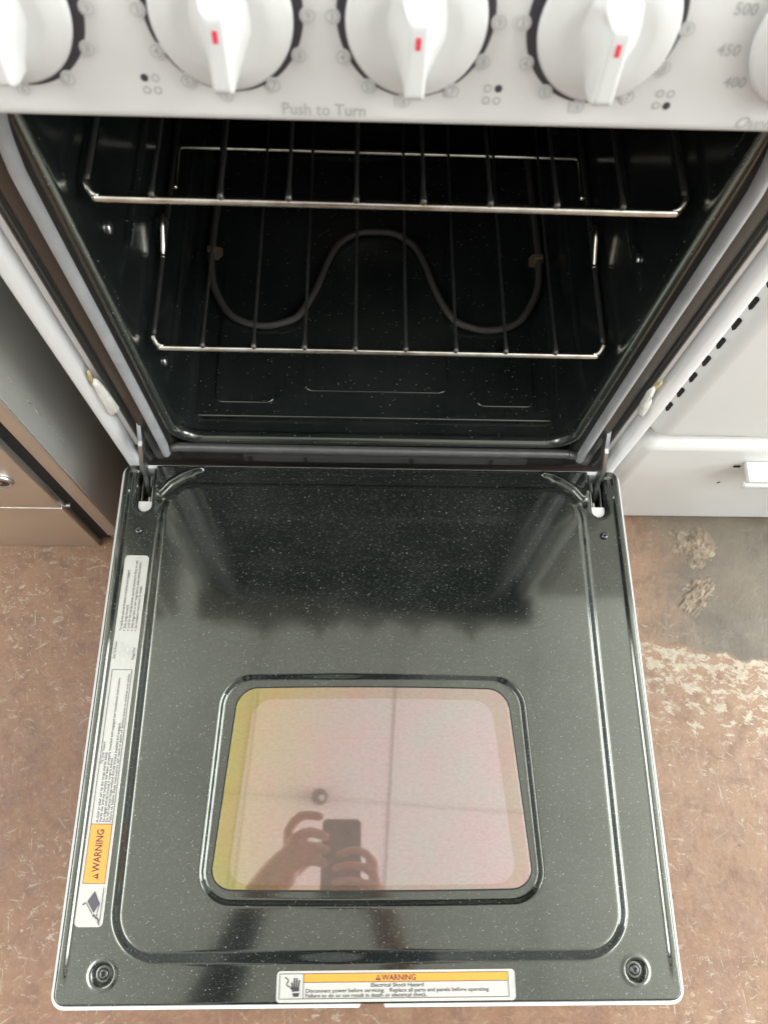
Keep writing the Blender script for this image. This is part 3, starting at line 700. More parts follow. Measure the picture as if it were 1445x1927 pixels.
# window: dark seam, pane, overlay whose brighter colour stands for the deeper pane's reflection
def win(hw, y0, y1, r, bo, taper, n=10):
    out = []
    for (x, y) in rrect(hw, y0, y1, r, n, taper=taper):
        e = max(0.0, 1 - (x / (hw * 1.05)) ** 2); ymid = (y0 + y1) / 2
        out.append((x, y + (bo * e if y > ymid else -bo * 0.6 * e)))
    # densify the long edges so the bow is round
    res = []
    for a, b in zip(out, out[1:] + out[:1]):
        L = math.hypot(b[0] - a[0], b[1] - a[1]); k = max(1, int(L / 0.012))
        for q in range(k):
            x = a[0] + (b[0] - a[0]) * q / k; y = a[1] + (b[1] - a[1]) * q / k
            if k > 2 and abs(b[0] - a[0]) > abs(b[1] - a[1]):
                e = max(0.0, 1 - (x / (hw * 1.05)) ** 2) - max(0.0, 1 - (a[0] / (hw * 1.05)) ** 2)
                y += bo * e if y > (y0 + y1) / 2 else -bo * 0.6 * e
            res.append((x, y))
    return res
TILT = Matrix.Translation((0, -0.362, -0.0006)) @ Matrix.Rotation(-0.001, 4, 'X') @ Matrix.Translation((0, 0.362, 0))
PC(plate('window_seal', win(0.1448, -0.4608, -0.2660, 0.0210, 0.0022, 0.108), 0.0005, 0.0034, M['black_gap'], M=TILT), door)
PC(plate('window_pane', win(0.1434, -0.4594, -0.2672, 0.0198, 0.0022, 0.108), 0.0008, 0.0044, M['glass_rim'], M=TILT, bev=0.0005), door)
PC(plate('window_reflection_overlay', win(0.1262, -0.4550, -0.2790, 0.0190, 0.0018, 0.130), 0.0040, 0.00455, M['glass'], M=TILT), door)
# screws
def screw(x, y, z, r, par, slot=True):
    V, F = lathe_geo([(r, -0.001), (r, 0.0008), (r * 0.88, 0.0018), (r * 0.55, 0.0024), (r * 0.42, 0.0024), (r * 0.30, 0.0012), (0.0, 0.0008)], 20, Matrix.Translation((x, y, z)))
    o = mk('screw', V, F, M['screw']); PC(o, par)
    V, F = [], []
    for a in (0.3, 0.3 + math.pi / 2): line_geo((-r * 0.36 * math.cos(a), -r * 0.36 * math.sin(a)), (r * 0.36 * math.cos(a), r * 0.36 * math.sin(a)), r * 0.16, Matrix.Translation((x, y, z + 0.0021 + 0.0002 * (a > 1))), V, F)
    PC(mk('screw_recess', V, F, M['black_gap'], smooth=False), par)
for s in (-1, 1):
    screw(s * 0.2535, -0.5308, -0.0045, 0.0052, door)
    screw(s * 0.2712, -0.0882, 0.0011, 0.0044, door)
    V, F = lathe_geo([(0.0085, -0.0008), (0.0085, 0.0), (0.0078, 0.0004), (0.0054, 0.0004)], 24, Matrix.Translation((s * 0.2535, -0.5308, -0.0046)))
    PC(mk('screw_washer', V, F, M['enamel']), door)
# hinges: strap arm from the face into the door slot, with the slot's steel cheeks
for s in (-1, 1):
    hp = [(s * 0.2585, 0.020, 0.096), (s * 0.2585, 0.004, 0.083), (s * 0.2590, -0.0060, 0.072), (s * 0.2615, -0.0125, 0.056), (s * 0.2650, -0.0170, 0.040), (s * 0.2668, -0.0185, 0.022), (s * 0.2685, -0.0205, 0.008), (s * 0.2700, -0.0270, -0.006), (s * 0.2700, -0.036, -0.020)]
    pts = catmull(hp, 4)
    V = []; F = []
    for i, p in enumerate(pts):
        t = (pts[min(i + 1, len(pts) - 1)] - pts[max(i - 1, 0)]).normalized()
        nrm = Vector((1, 0, 0)).cross(t).normalized(); hw = (0.0076 if 8 < i < 22 else 0.0052) if i < 26 else 0.0034
        for (a, b) in ((-1, -1), (1, -1), (1, 1), (-1, 1)): V.append(p + Vector((a * 0.0022, 0, 0)) + nrm * b * hw)
    for i in range(len(pts) - 1):
        for k in range(4): F.append((i * 4 + k, i * 4 + (k + 1) % 4, (i + 1) * 4 + (k + 1) % 4, (i + 1) * 4 + k))
    F.append((3, 2, 1, 0)); F.append(tuple((len(pts) - 1) * 4 + k for k in range(4)))
    bm = bmesh.new()
    hv = [bm.verts.new(v) for v in V]
    for f in F: bm.faces.new([hv[q] for q in f])
    bmesh.ops.recalc_face_normals(bm, faces=bm.faces)
    me = bpy.data.meshes.new('hinge_arm'); bm.to_mesh(me); bm.free(); me.materials.append(M['zinc'])
    ha = P(link(bpy.data.objects.new('hinge_arm', me)))
    xx = s * 0.2698
    PC(plate('hinge_plate', [(xx - 0.0078, -0.0500), (xx - 0.0078, -0.0545)] + [(xx + 0.0078 * math.cos(math.radians(a)), -0.0550 + 0.0078 * math.sin(math.radians(a))) for a in range(180, 361, 15)] + [(xx + 0.0078, -0.0500)], -0.0060, -0.0045, simple('bright_plate', (0.72, 0.71, 0.67), 0.45, 0.6, bump=(300, 0.2), vary=0.15, vscale=90)), ha)
    for q in (-1, 1):
        PC(box('hinge_cheek', xx + q * 0.0064 - 0.0007, xx + q * 0.0064 + 0.0007, -0.0505, -0.0035, -0.022, -0.0095 if q * s > 0 else -0.0075, M['cheek'], bev=0.0003), ha)
    PC(box('hinge_link', xx - 0.0012, xx + 0.0016, -0.050, -0.012, -0.0235, -0.0185, M['zinc'], bev=0.0006), ha)

# ---- warning labels
def fit_label(root, M0, z, items, mat=None): pass
LZ = 0.0011
# long label on the left stile: reads upward
Lw = 0.0268; x_l = -0.2838; y_b = -0.4912; Ll = 0.3725
# local u along +y (reading), v along -x (up); placed with its lower-left text corner at right-bottom
skew = -0.0030 / Ll
ML = Matrix(((skew * 0 + 0.0, -1, 0, x_l + Lw), (1, 0, 0, y_b), (0, 0, 1, 0), (0, 0, 0, 1)))
ML = Matrix.Translation((x_l + Lw / 2, y_b + Ll / 2, 0)) @ Matrix.Rotation(-0.008, 4, 'Z') @ Matrix.Translation((-(x_l + Lw / 2), -(y_b + Ll / 2), 0)) @ ML
def at(u, v, d=0.0): return ML @ Matrix.Translation((u, v, LZ + d))
lab = P(plate('warning_label', [(x, y) for (x, y) in rrect(Ll / 2, 0, Lw, 0.0045, cx=Ll / 2)], LZ - 0.0006, LZ, M['label'], M=ML))
lab.rotation_euler.x = DOOR_TILT; lab.scale.y = 1.0066
V, F = [], []
poly_geo([(0.0375, 0.0030), (0.0905, 0.0030), (0.0905, 0.0238), (0.0375, 0.0238)], at(0, 0, 0.0002), V, F)
PC(mk('orange_panel', V, F, M['orange'], smooth=False), lab)
V, F = [], []
frame_geo(0.0372, 0.2440, 0.0027, 0.0241, 0.0005, at(0, 0, 0.0004), V, F)
line_geo((0.0908, 0.0028), (0.0908, 0.0240), 0.0005, at(0, 0, 0.0006), V, F)
text_geo('WARNING', 0.0098, at(0.0478, 0.0100, 0.0004), 0.022, 'LEFT', V=V, F=F, width=0.0385)
poly_geo([(0.0410, 0.0100), (0.0468, 0.0100), (0.0439, 0.0158)], at(0, 0, 0.0004), V, F)
PC(mk('lettering', V, F, M['ink'], smooth=False), lab)
V, F = [], []
poly_geo([(0.0436, 0.0113), (0.0442, 0.0113), (0.0443, 0.0140), (0.0435, 0.0140)], at(0, 0, 0.0007), V, F)
PC(mk('warning_mark', V, F, M['orange'], smooth=False), lab)
V, F = [], []
rows = [('Tip Over Hazard', 0.1480, 0.0206, 0.0215), ('A child or adult can tip the range and be killed.', 0.0925, 0.0172, 0.0670),
        ('Verify the anti-tip bracket has been properly installed and engaged per installation instructions.', 0.0925, 0.0140, 0.1430),
        ('Re-engage anti-tip bracket if range is moved.', 0.0925, 0.0108, 0.0610),
        ('Do not operate range without anti-tip bracket installed and engaged.', 0.0925, 0.0076, 0.0960),
        ('Failure to follow these instructions can result in death or serious burns to children and adults.', 0.0925, 0.0044, 0.1470)]
for t, u, v, w in rows: text_geo(t, 0.0036, at(u, v, 0.0004), 0.004, 'LEFT', V=V, F=F, width=w)
for t, u, v, w in (('Anti Tip Bracket', 0.2555, 0.0226, 0.0185), ('Range Foot', 0.2545, 0.0024, 0.0130),
                   ('To verify the anti-tip bracket is installed and engaged:', 0.2860, 0.0196, 0.0690), ('Slide range forward.', 0.2885, 0.0156, 0.0265),
                   ('Look for the anti-tip bracket securely attached to floor or wall.', 0.2885, 0.0116, 0.0780), ('Slide range back so rear range foot is under anti-tip bracket.', 0.2885, 0.0076, 0.0760),
                   ('See installation instructions for details.', 0.2885, 0.0036, 0.0480)):
    text_geo(t, 0.0040, at(u, v, 0.0004), 0.004, 'LEFT', V=V, F=F, width=w)
for v in (0.0168, 0.0128, 0.0088, 0.0048): poly_geo([(0.2862 + 0.0007 * math.cos(a * 0.785), v + 0.0007 * math.sin(a * 0.785)) for a in range(8)], at(0, 0, 0.0004), V, F)
PC(mk('lettering', V, F, M['ink'], smooth=False), lab)
V, F = [], []   # bracket drawing
for a, b in (((0.258, 0.0185), (0.268, 0.0195)), ((0.268, 0.0195), (0.276, 0.0188)), ((0.258, 0.0185), (0.262, 0.0135)), ((0.262, 0.0135), (0.272, 0.0145)), ((0.272, 0.0145), (0.276, 0.0188)), ((0.262, 0.0135), (0.258, 0.0095)), ((0.272, 0.0145), (0.266, 0.0065)), ((0.258, 0.0095), (0.262, 0.0058)), ((0.262, 0.0058), (0.266, 0.0065)), ((0.266, 0.0125), (0.261, 0.0085)), ((0.264, 0.0155), (0.271, 0.0172)), ((0.2655, 0.0180), (0.2665, 0.0158)), ((0.257, 0.0072), (0.260, 0.0048))):
    line_geo(a, b, 0.00045, at(0, 0, 0.0004), V, F)
poly_geo([(0.2625, 0.0112), (0.2675, 0.0118), (0.2665, 0.0095), (0.2632, 0.0090)], at(0, 0, 0.0004), V, F)
PC(mk('bracket_drawing', V, F, M['print_grey'], smooth=False), lab)
V, F = [], []   # tipping range pictogram
poly_geo([(0.0120, 0.0098), (0.0205, 0.0052), (0.0310, 0.0112), (0.0222, 0.0172)], at(0, 0, 0.0004), V, F)
for a, b, w in (((0.0112, 0.0110), (0.0210, 0.0182), 0.0006), ((0.0208, 0.0186), (0.0190, 0.0212), 0.0011), ((0.0055, 0.0030), (0.0340, 0.0030), 0.0006), ((0.0205, 0.0052), (0.0120, 0.0066), 0.0006), ((0.0085, 0.0080), (0.0070, 0.0050), 0.0016), ((0.0070, 0.0050), (0.0035, 0.0040), 0.0014), ((0.0080, 0.0075), (0.0115, 0.0062), 0.0008), ((0.0035, 0.0040), (0.0018, 0.0032), 0.0009)):
    line_geo(a, b, w, at(0, 0, 0.0006), V, F)
poly_geo([(0.0098 + 0.0013 * math.cos(a * 0.628), 0.0094 + 0.0013 * math.sin(a * 0.628)) for a in range(10)], at(0, 0, 0.0004), V, F)
PC(mk('tip_pictogram', V, F, M['print_dark'], smooth=False), lab)
V, F = text_geo('W10640723   A', 0.0032, ML @ Matrix.Translation((0.3688, 0.0040, LZ + 0.0004)) @ Matrix.Rotation(math.pi / 2, 4, 'Z'), 0.004, 'LEFT', width=0.0185)
PC(mk('lettering', V, F, M['print_grey'], smooth=False), lab)

# short label on the free edge: reads from the front
bx, by, bw, bh = -0.0900, -0.5545, 0.2258, 0.0256
MB_ = Matrix.Translation((bx, by, 0)) @ Matrix.Rotation(0.002, 4, 'Z')
def bt(u, v, d=0.0): return MB_ @ Matrix.Translation((u, v, LZ + d))
lb = P(plate('warning_label', rrect(bw / 2, 0, bh, 0.0035, cx=bw / 2), LZ - 0.0006, LZ, M['label'], M=MB_))
lb.rotation_euler.x = DOOR_TILT; lb.scale.y = 1.0066
V, F = [], []
poly_geo([(0.0255, 0.0165), (0.2190, 0.0165), (0.2190, 0.0232), (0.0255, 0.0232)], bt(0, 0, 0.0002), V, F)
PC(mk('orange_panel', V, F, M['orange'], smooth=False), lb)
V, F = [], []
frame_geo(0.0026, 0.2195, 0.0028, 0.0236, 0.0005, bt(0, 0, 0.0004), V, F)
line_geo((0.0252, 0.0030), (0.0252, 0.0234), 0.0005, bt(0, 0, 0.0006), V, F); line_geo((0.0252, 0.0163), (0.2192, 0.0163), 0.0005, bt(0, 0, 0.0006), V, F)
text_geo('WARNING', 0.0066, bt(0.0990, 0.0175, 0.0004), 0.022, 'LEFT', V=V, F=F, width=0.0325)
poly_geo([(0.0930, 0.0174), (0.0982, 0.0174), (0.0956, 0.0224)], bt(0, 0, 0.0004), V, F)
PC(mk('lettering', V, F, M['ink'], smooth=False), lb)
V, F = [], []
poly_geo([(0.09535, 0.0184), (0.09585, 0.0184), (0.0960, 0.0207), (0.0952, 0.0207)], bt(0, 0, 0.0007), V, F)
PC(mk('warning_mark', V, F, M['orange'], smooth=False), lb)
V, F = [], []
text_geo('Electrical Shock Hazard', 0.0046, bt(0.0885, 0.0121, 0.0004), 0.006, 'LEFT', V=V, F=F, width=0.0495)
text_geo('Disconnect power before servicing.   Replace all parts and panels before operating.', 0.0046, bt(0.0272, 0.0079, 0.0004), 0.006, 'LEFT', V=V, F=F, width=0.1735)
text_geo('Failure to do so can result in death or electrical shock.', 0.0046, bt(0.0272, 0.0040, 0.0004), 0.006, 'LEFT', V=V, F=F, width=0.1140)
PC(mk('lettering', V, F, M['ink'], smooth=False), lb)
V, F = [], []   # hand and lightning pictogram
for a, b, w in (((0.0075, 0.0205), (0.0105, 0.0190), 0.0009), ((0.0105, 0.0190), (0.0112, 0.0175), 0.0009), ((0.0112, 0.0175), (0.0095, 0.0155), 0.0009), ((0.0095, 0.0155), (0.0098, 0.0138), 0.0009), ((0.0098, 0.0138), (0.0125, 0.0128), 0.0009),
                ((0.0150, 0.0120), (0.0143, 0.0165), 0.0014), ((0.0168, 0.0118), (0.0166, 0.0200), 0.0014), ((0.0187, 0.0118), (0.0190, 0.0198), 0.0014), ((0.0205, 0.0118), (0.0214, 0.0182), 0.0014), ((0.0158, 0.0100), (0.0128, 0.0125), 0.0014)):
    line_geo(a, b, w, bt(0, 0, 0.0004), V, F)
poly_geo([(0.0148, 0.0088), (0.0215, 0.0092), (0.0213, 0.0125), (0.0148, 0.0125)], bt(0, 0, 0.0005), V, F)
poly_geo([(0.0160, 0.0048), (0.0208, 0.0048), (0.0216, 0.0080), (0.0150, 0.0076)], bt(0, 0, 0.0004), V, F)
PC(mk('shock_pictogram', V, F, M['ink'], smooth=False), lb)
V, F = text_geo('W10273318   A', 0.0026, bt(0.2234, 0.0215, 0.0004) @ Matrix.Rotation(-math.pi / 2, 4, 'Z'), 0.003, 'LEFT', width=0.0165)
PC(mk('lettering', V, F, M['print_grey'], smooth=False), lb)

# ------------------------------------------------------------------ oven racks
def rack(z, label, yback=0.30):
    r = empty('oven_rack', (0, 0.02, z)); tag(r, label, 'oven rack', 'wire racks in the oven')
    def side(s):
        return [(s * 0.1990, 0, 0), (s * 0.2045, 0.0010, 0.0004), (s * 0.2088, 0.0026, 0.0018), (s * 0.2112, 0.0056, 0.0038), (s * 0.2124, 0.0090, 0.0054)]
    L = side(-1)[::-1]; Rr = side(1)
    tube('front_bar', catmull(L + [(-0.1, 0, 0), (0.0, 0, 0), (0.1, 0, 0)] + Rr, 5), 0.0031, M['chrome'], r, 10)
    for s in (-1, 1):
        tube('side_rail', [(s * 0.2124, 0.0085, 0.0052), (s * 0.2125, 0.016, 0.0062), (s * 0.2128, 0.20, 0.0062), (s * 0.2132, 0.38, 0.0062)], [0.0024, 0.0026, 0.0026, 0.0026], M['rail'], r, 8)
        tube('rail_stop', catmull([(s * 0.2122, 0.096, 0.0068), (s * 0.2120, 0.100, 0.0080), (s * 0.2112, 0.112, 0.0170), (s * 0.2108, 0.122, 0.0245), (s * 0.2112, 0.129, 0.0255), (s * 0.2120, 0.136, 0.0180), (s * 0.2124, 0.141, 0.0068)], 5), 0.0026, M['chrome'], r, 8)
    tube('cross_bar', catmull([(-0.2110, 0.19, -0.0030), (-0.2118, 0.225, -0.0032), (-0.2110, 0.2425, -0.0032), (-0.195, 0.2455, -0.0032), (0, 0.2455, -0.0032), (0.195, 0.2455, -0.0032), (0.2110, 0.2425, -0.0032), (0.2118, 0.225, -0.0032), (0.2110, 0.19, -0.0030)], 6), 0.0026, M['chrome'], r, 8)
    tube('rear_bar', [(-0.2132, 0.38, 0.0062), (0.2132, 0.38, 0.0062)], 0.0029, M['chrome'], r, 8)
    for i in range(8):
        x = -0.1665 + 0.04757 * i
        w = tube('wire', [(x, -0.0022, 0.0036), (x, -0.0010, 0.0050), (x, 0.0012, 0.0056), (x, 0.010, 0.0052), (x, 0.19, 0.0010), (x, 0.38, 0.0062)], [0.0014, 0.0024, 0.0024, 0.0014, 0.0014, 0.0014], M['wire'], r, 8)
    return r
rack(0.3985, 'shiny wire oven rack just under the control panel, the upper one')
rack(0.2127, 'shiny wire oven rack halfway down the oven, the lower one above the heating element')

# ------------------------------------------------------------------ right-hand appliance (white)
A = empty('white_appliance', (0.61, 0.024, FLOOR))
tag(A, 'white enamel appliance with a lower drawer standing right of the range', 'appliance')
def PA(o, par=A):
    if par is A: o.location = Vector(o.location) - Vector(A.location)
    o.parent = par; return o
def cushion(name, x0, x1, z0, z1, yf, dep, r, mat, edge=0.004):
    """front panel whose left, lower and upper edges roll back (radius r)"""
    prof = [(math.sin(math.radians(a)) , 1 - math.cos(math.radians(a))) for a in range(0, 91, 10)]
    V = []; F = []
    rings = []
    for (o, b) in [(1 - p[0], p[1]) for p in prof]:   # outermost first? o: inset fraction from the edge
        rings.append((o, b))
    rings = [(r * (1 - s_), r * (1 - c_)) for (s_, c_) in [(math.sin(math.radians(90 - q * 10)), math.cos(math.radians(q * 10 * 0 + (90 - q * 10)))) for q in range(10)]]
    outl = lambda ins: rrect((x1 - x0) / 2 - ins, z0 + ins, z1 - ins, max(0.020 - ins, 0.0015), 6, cx=(x0 + x1) / 2)
    secs = [(0.0, dep)] + [(r * (1 - math.cos(math.radians(a))), r * (1 - math.sin(math.radians(a)))) for a in range(0, 91, 15)]
    n = None
    for ins, dy in secs:
        o = outl(ins); n = len(o)
        V += [(x, yf + dy, z) for (x, z) in o]
    for i in range(len(secs) - 1):
        for k in range(n): F.append((i * n + k, i * n + (k + 1) % n, (i + 1) * n + (k + 1) % n, (i + 1) * n + k))
    F.append(tuple((len(secs) - 1) * n + k for k in range(n)))
    o = mk(name, V, F, mat)
    for p in o.data.polygons:
        if len(p.vertices) > 4: p.use_smooth = False
    return o
PA(box('body', 0.306, 0.92, 0.062, 0.64, FLOOR + 0.015, 0.66, M['white_old'], bev=0.003))
PA(cushion('door_panel', 0.3262, 0.915, 0.0255, 0.60, 0.024, 0.036, 0.021, M['white_old']))
dr = PA(cushion('drawer_front', 0.3275, 0.915, FLOOR + 0.002, 0.0170, 0.024, 0.034, 0.016, M['white_old']))
PA(box('dark_recess', 0.3085, 0.914, 0.0605, 0.0618, FLOOR + 0.02, 0.60, M['black_gap']))
PA(box('side_trim', 0.3068, 0.3150, 0.046, 0.0600, 0.045, 0.60, M['white_old'], bev=0.001))
for z in [0.0922 + 0.0311 * i for i in range(0, 15)]:
    PA(plate('vent_slot', [(0.3275, z - 0.0075), (0.3298, z - 0.0058), (0.3298, z + 0.0068), (0.3288, z + 0.0080), (0.3275, z + 0.0050)], 0.0, 0.0090, M['black_gap'], M=Matrix.Translation((0, 0.0415, 0)) @ Mf))
# drawer pull: a folded white channel
hd = PA(box('drawer_pull', 0.4740, 0.80, -0.0040, 0.0236, -0.0330, -0.0250, M['white_old'], bev=0.0012))
lip = box('pull_lip', 0.4715, 0.80, -0.0068, 0.0005, -0.0440, -0.0330, M['white_old'], bev=0.0025); lip.parent = hd
sc1 = box('pull_gap', 0.4655, 0.4738, 0.0222, 0.0238, -0.0415, -0.0385, M['black_gap']); sc1.parent = hd
sc2 = lump_plate('paint_chip', [(0.4690, -0.0965), (0.4700, -0.0930), (0.4720, -0.0912), (0.4718, -0.0935), (0.4705, -0.0965)], 0.0004, M['black_gap'], Matrix.Translation((0, 0.0237, 0)) @ Mf, 2); sc2.parent = hd

# ------------------------------------------------------------------ left-hand appliance (stainless)
S = empty('steel_appliance', (-0.66, -0.02, FLOOR))
tag(S, 'brushed stainless steel appliance with a key lock standing left of the range', 'appliance')
def PS(o):
    o.location = Vector(o.location) - Vector(S.location); o.parent = S; return o
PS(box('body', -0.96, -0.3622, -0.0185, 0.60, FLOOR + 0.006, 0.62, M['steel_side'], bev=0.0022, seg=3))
PS(box('front_stile', -0.3818, -0.3626, -0.0210, -0.0180, FLOOR + 0.026, 0.60, M['steel'], bev=0.0010))
PS(box('door_gap', -0.3990, -0.3815, -0.0190, -0.0183, FLOOR + 0.010, 0.60, M['black_gap']))
drs = PS(box('door_panel', -0.95, -0.3985, -0.0300, -0.0195, -0.0830, 0.60, M['steel'], bev=0.0018, seg=3))
kp = PS(box('kick_panel', -0.95, -0.3995, -0.0300, -0.0195, FLOOR + 0.001, -0.0850, M['steel'], bev=0.0008))
PS(box('panel_edge', -0.3990, -0.3905, -0.0255, -0.0195, -0.0905, -0.0875, M['zinc'], bev=0.0006))
V, F = lathe_geo([(0.0150, 0.0), (0.0150, 0.0030), (0.0138, 0.0048), (0.0112, 0.0052), (0.0106, 0.0034), (0.0, 0.0034)], 36, Matrix.Translation((-0.4365, -0.0295, 0.006)) @ Mf)
lk = PS(mk('key_lock', V, F, M['zinc']))
V, F = lathe_geo([(0.0100, 0.0036), (0.0092, 0.0044), (0.0, 0.0046)], 30, Matrix.Translation((-0.4365, -0.0295, 0.006)) @ Mf)
kc = mk('lock_core', V, F, M['screw']); kc.parent = lk
V, F = [], []; line_geo((-0.003, -0.004), (0.003, 0.004), 0.0022, Matrix.Translation((-0.4365, -0.0343, 0.006)) @ Mf, V, F)
ks = mk('key_slot', V, F, M['zinc'], smooth=False); ks.parent = lk
# rubbed scuffs on the side panel
Ms = Matrix(((0, 0, 1, 0), (1, 0, 0, 0), (0, 1, 0, 0), (0, 0, 0, 1)))   # local xy -> world yz, z -> x
def scuff(px, py, w, h, ang, seed):
    rnd = random.Random(seed); n = 14
    pts = [(w * math.cos(2 * math.pi * k / n) * rnd.uniform(0.55, 1.1), h * math.sin(2 * math.pi * k / n) * rnd.uniform(0.4, 1.2)) for k in range(n)]
    return lump_plate('scuff', pts, 0.0002, M['scuff'], Matrix.Translation((-0.3621, px, py)) @ Ms @ Matrix.Rotation(ang, 4, 'Z'), seed)

SCUFFS = [(0.0078, 0.163, 0.0011, 0.011, 0.0, 1), (0.0086, 0.127, 0.0014, 0.009, 0.03, 2), (0.0096, 0.105, 0.0017, 0.010, -0.05, 3), (0.0108, 0.086, 0.0014, 0.008, 0.04, 4), (0.0116, 0.062, 0.0010, 0.010, 0.0, 5), (0.0112, 0.036, 0.0007, 0.012, 0.0, 6)]
for (sy, sz, w_, h_, an, sd) in SCUFFS: PS(scuff(sy, sz, w_, h_, an, sd))

# ------------------------------------------------------------------ dried lumps on the floor
def floor_lump(x, y, w, h, ang, seed, label):
    rnd = random.Random(seed); N = 46; V = []; F = []
    for i in range(N):
        for j in range(N):
            u = -1 + 2 * i / (N - 1); v = -1 + 2 * j / (N - 1)
            q = Vector((u * 2.1 + seed, v * 2.1, seed * 0.7))
            edge = 1 - (u * u + v * v) ** 0.5 + 0.55 * (mnoise.fractal(q, 0.7, 2.2, 5))
            ridge = 1 - abs(mnoise.fractal(q * 0.9 + Vector((4, 2, 1)), 0.9, 2.0, 4)) * 2.0
            hgt = max(-0.0012, 0.0030 * min(1, max(0, edge) * 1.6) * (0.35 + 0.9 * max(0, ridge)) - 0.0012 * (edge <= 0.03))
            xr = u * w; yr = v * h
            V.append((x + xr * math.cos(ang) - yr * math.sin(ang), y + xr * math.sin(ang) + yr * math.cos(ang), FLOOR + hgt))
    for i in range(N - 1):
        for j in range(N - 1):
            f = (i * N + j, (i + 1) * N + j, (i + 1) * N + j + 1, i * N + j + 1)
            if max(V[k][2] for k in f) > FLOOR: F.append(f)
    o = mk('dried_lump', V, F, M['lump']); tag(o, label, 'floor residue', 'dried lumps on the grey floor patch')
lmx = NT('crumbled_mortar')
lmx.set(base=lmx.mix(lmx.ramp(lmx.noise(70, 6, 0.7), [(0.35, 0.0), (0.65, 1.0)]), (0.14, 0.10, 0.070), (0.33, 0.27, 0.195)), rough=0.85)
lmx.bump(lmx.noise(160, 5), 0.7, 0.002); M['lump'] = lmx.m
floor_lump(0.494, -0.018, 0.033, 0.036, 0.5, 3, 'crusty tan lump stuck on the grey floor patch nearest the white appliance')
floor_lump(0.490, -0.096, 0.022, 0.036, -0.9, 17, 'pale crumbly lump on the grey floor patch beside the oven door')

# ------------------------------------------------------------------ the photographer (seen mirrored in the oven window)
PC0 = Vector((-0.003, -0.367, 0.838)); pa = Vector((1, 0, 0)); pd = Vector((0, -0.933, -0.360)); pn = Vector((0, 0.360, -0.933))
def ph(a, b, c): return PC0 + pa * a + pd * b + pn * c
Mph = Matrix(((1, 0, 0, PC0.x), (0, -pd.y, pn.y, PC0.y), (0, -pd.z, pn.z, PC0.z), (0, 0, 0, 1)))   # local x right, y up the phone, z towards the scene
phone = empty('phone', ph(-0.039, 0.078, 0)); tag(phone, 'dark phone held over the oven door, mirrored in the oven window', 'phone')
def PPh(o): o.location = -Vector(phone.location); o.parent = phone; return o
mpb = simple('phone_case', (0.075, 0.055, 0.048), 0.45)
PPh(plate('case', rrect(0.039, -0.156, 0, 0.011, cx=-0.039), -0.005, 0.005, mpb, M=Mph, bev=0.0015))
PPh(plate('camera_bump', rrect(0.0165, -0.038, -0.005, 0.008, cx=-0.0215), 0.005, 0.0075, simple('bump_glass', (0.05, 0.045, 0.05), 0.15), M=Mph, bev=0.0006))
for (lx, ly) in ((-0.0145, -0.0135), (-0.0145, -0.0295), (-0.0288, -0.0215)):
    V, F = lathe_geo([(0.0068, 0.007), (0.0068, 0.0090), (0.0055, 0.0094), (0.0, 0.0088)], 20, Mph @ Matrix.Translation((lx, ly, 0)))
    PPh(mk('lens', V, F, M['screw']))

def sphere_geo(c, r, V, F, seg=12, rings=8, sc_=(1, 1, 1)):
    b = len(V); c = Vector(c)
    V.append(c + Vector((0, 0, r * sc_[2])))
    for i in range(1, rings):
        t = math.pi * i / rings
        for k in range(seg):
            p = 2 * math.pi * k / seg; V.append(c + Vector((r * sc_[0] * math.sin(t) * math.cos(p), r * sc_[1] * math.sin(t) * math.sin(p), r * sc_[2] * math.cos(t))))
    V.append(c - Vector((0, 0, r * sc_[2]))); e = len(V) - 1
    for k in range(seg): F.append((b, b + 1 + k, b + 1 + (k + 1) % seg)); F.append((e, e - seg + (k + 1) % seg, e - seg + k))
    for i in range(rings - 2):
        for k in range(seg):
            a = b + 1 + i * seg + k; a2 = b + 1 + i * seg + (k + 1) % seg; F.append((a, a + seg, a2 + seg, a2))
def limb(pts, rad, V, F):
    pp_ = [Vector(p) for p in pts]
    tube_geo(pp_, list(rad), 12, V=V, F=F)
    for p, r in zip(pp_, rad): sphere_geo(p, r * 0.99, V, F)
V, F = [], []
cx0, cy0 = -0.05, -1.02
limb([(cx0, cy0, 0.70), (cx0, cy0 + 0.01, 0.86), (cx0, cy0 + 0.03, 1.02), (cx0, cy0 + 0.05, 1.12)], [0.135, 0.125, 0.14, 0.12], V, F)
limb([(cx0 - 0.165, cy0 + 0.06, 1.13), (cx0, cy0 + 0.05, 1.16), (cx0 + 0.165, cy0 + 0.06, 1.13)], [0.06, 0.085, 0.06], V, F)
limb([(cx0, cy0 + 0.06, 1.18), (cx0, cy0 + 0.085, 1.27)], [0.056, 0.052], V, F)
sphere_geo((cx0, cy0 + 0.11, 1.36), 0.1, V, F, 20, 14, (0.78, 0.98, 1.15))
sphere_geo((cx0, cy0 + 0.145, 1.30), 0.06, V, F, 14, 10, (0.85, 0.9, 0.9))
limb([(cx0, cy0 + 0.205, 1.365), (cx0, cy0 + 0.222, 1.335)], [0.010, 0.014], V, F)
for s in (-1, 1): sphere_geo((cx0 + s * 0.080, cy0 + 0.10, 1.345), 0.026, V, F, 10, 8, (0.4, 0.8, 1.2))
for s in (-1, 1):
    limb([(cx0 + s * 0.085, cy0, 0.66), (cx0 + s * 0.10, cy0 + 0.02, 0.24), (cx0 + s * 0.105, cy0 - 0.02, -0.16)], [0.098, 0.066, 0.046], V, F)
    limb([(cx0 + s * 0.105, cy0 - 0.04, -0.198), (cx0 + s * 0.115, cy0 + 0.07, -0.205), (cx0 + s * 0.12, cy0 + 0.15, -0.212)], [0.042, 0.040, 0.028], V, F)
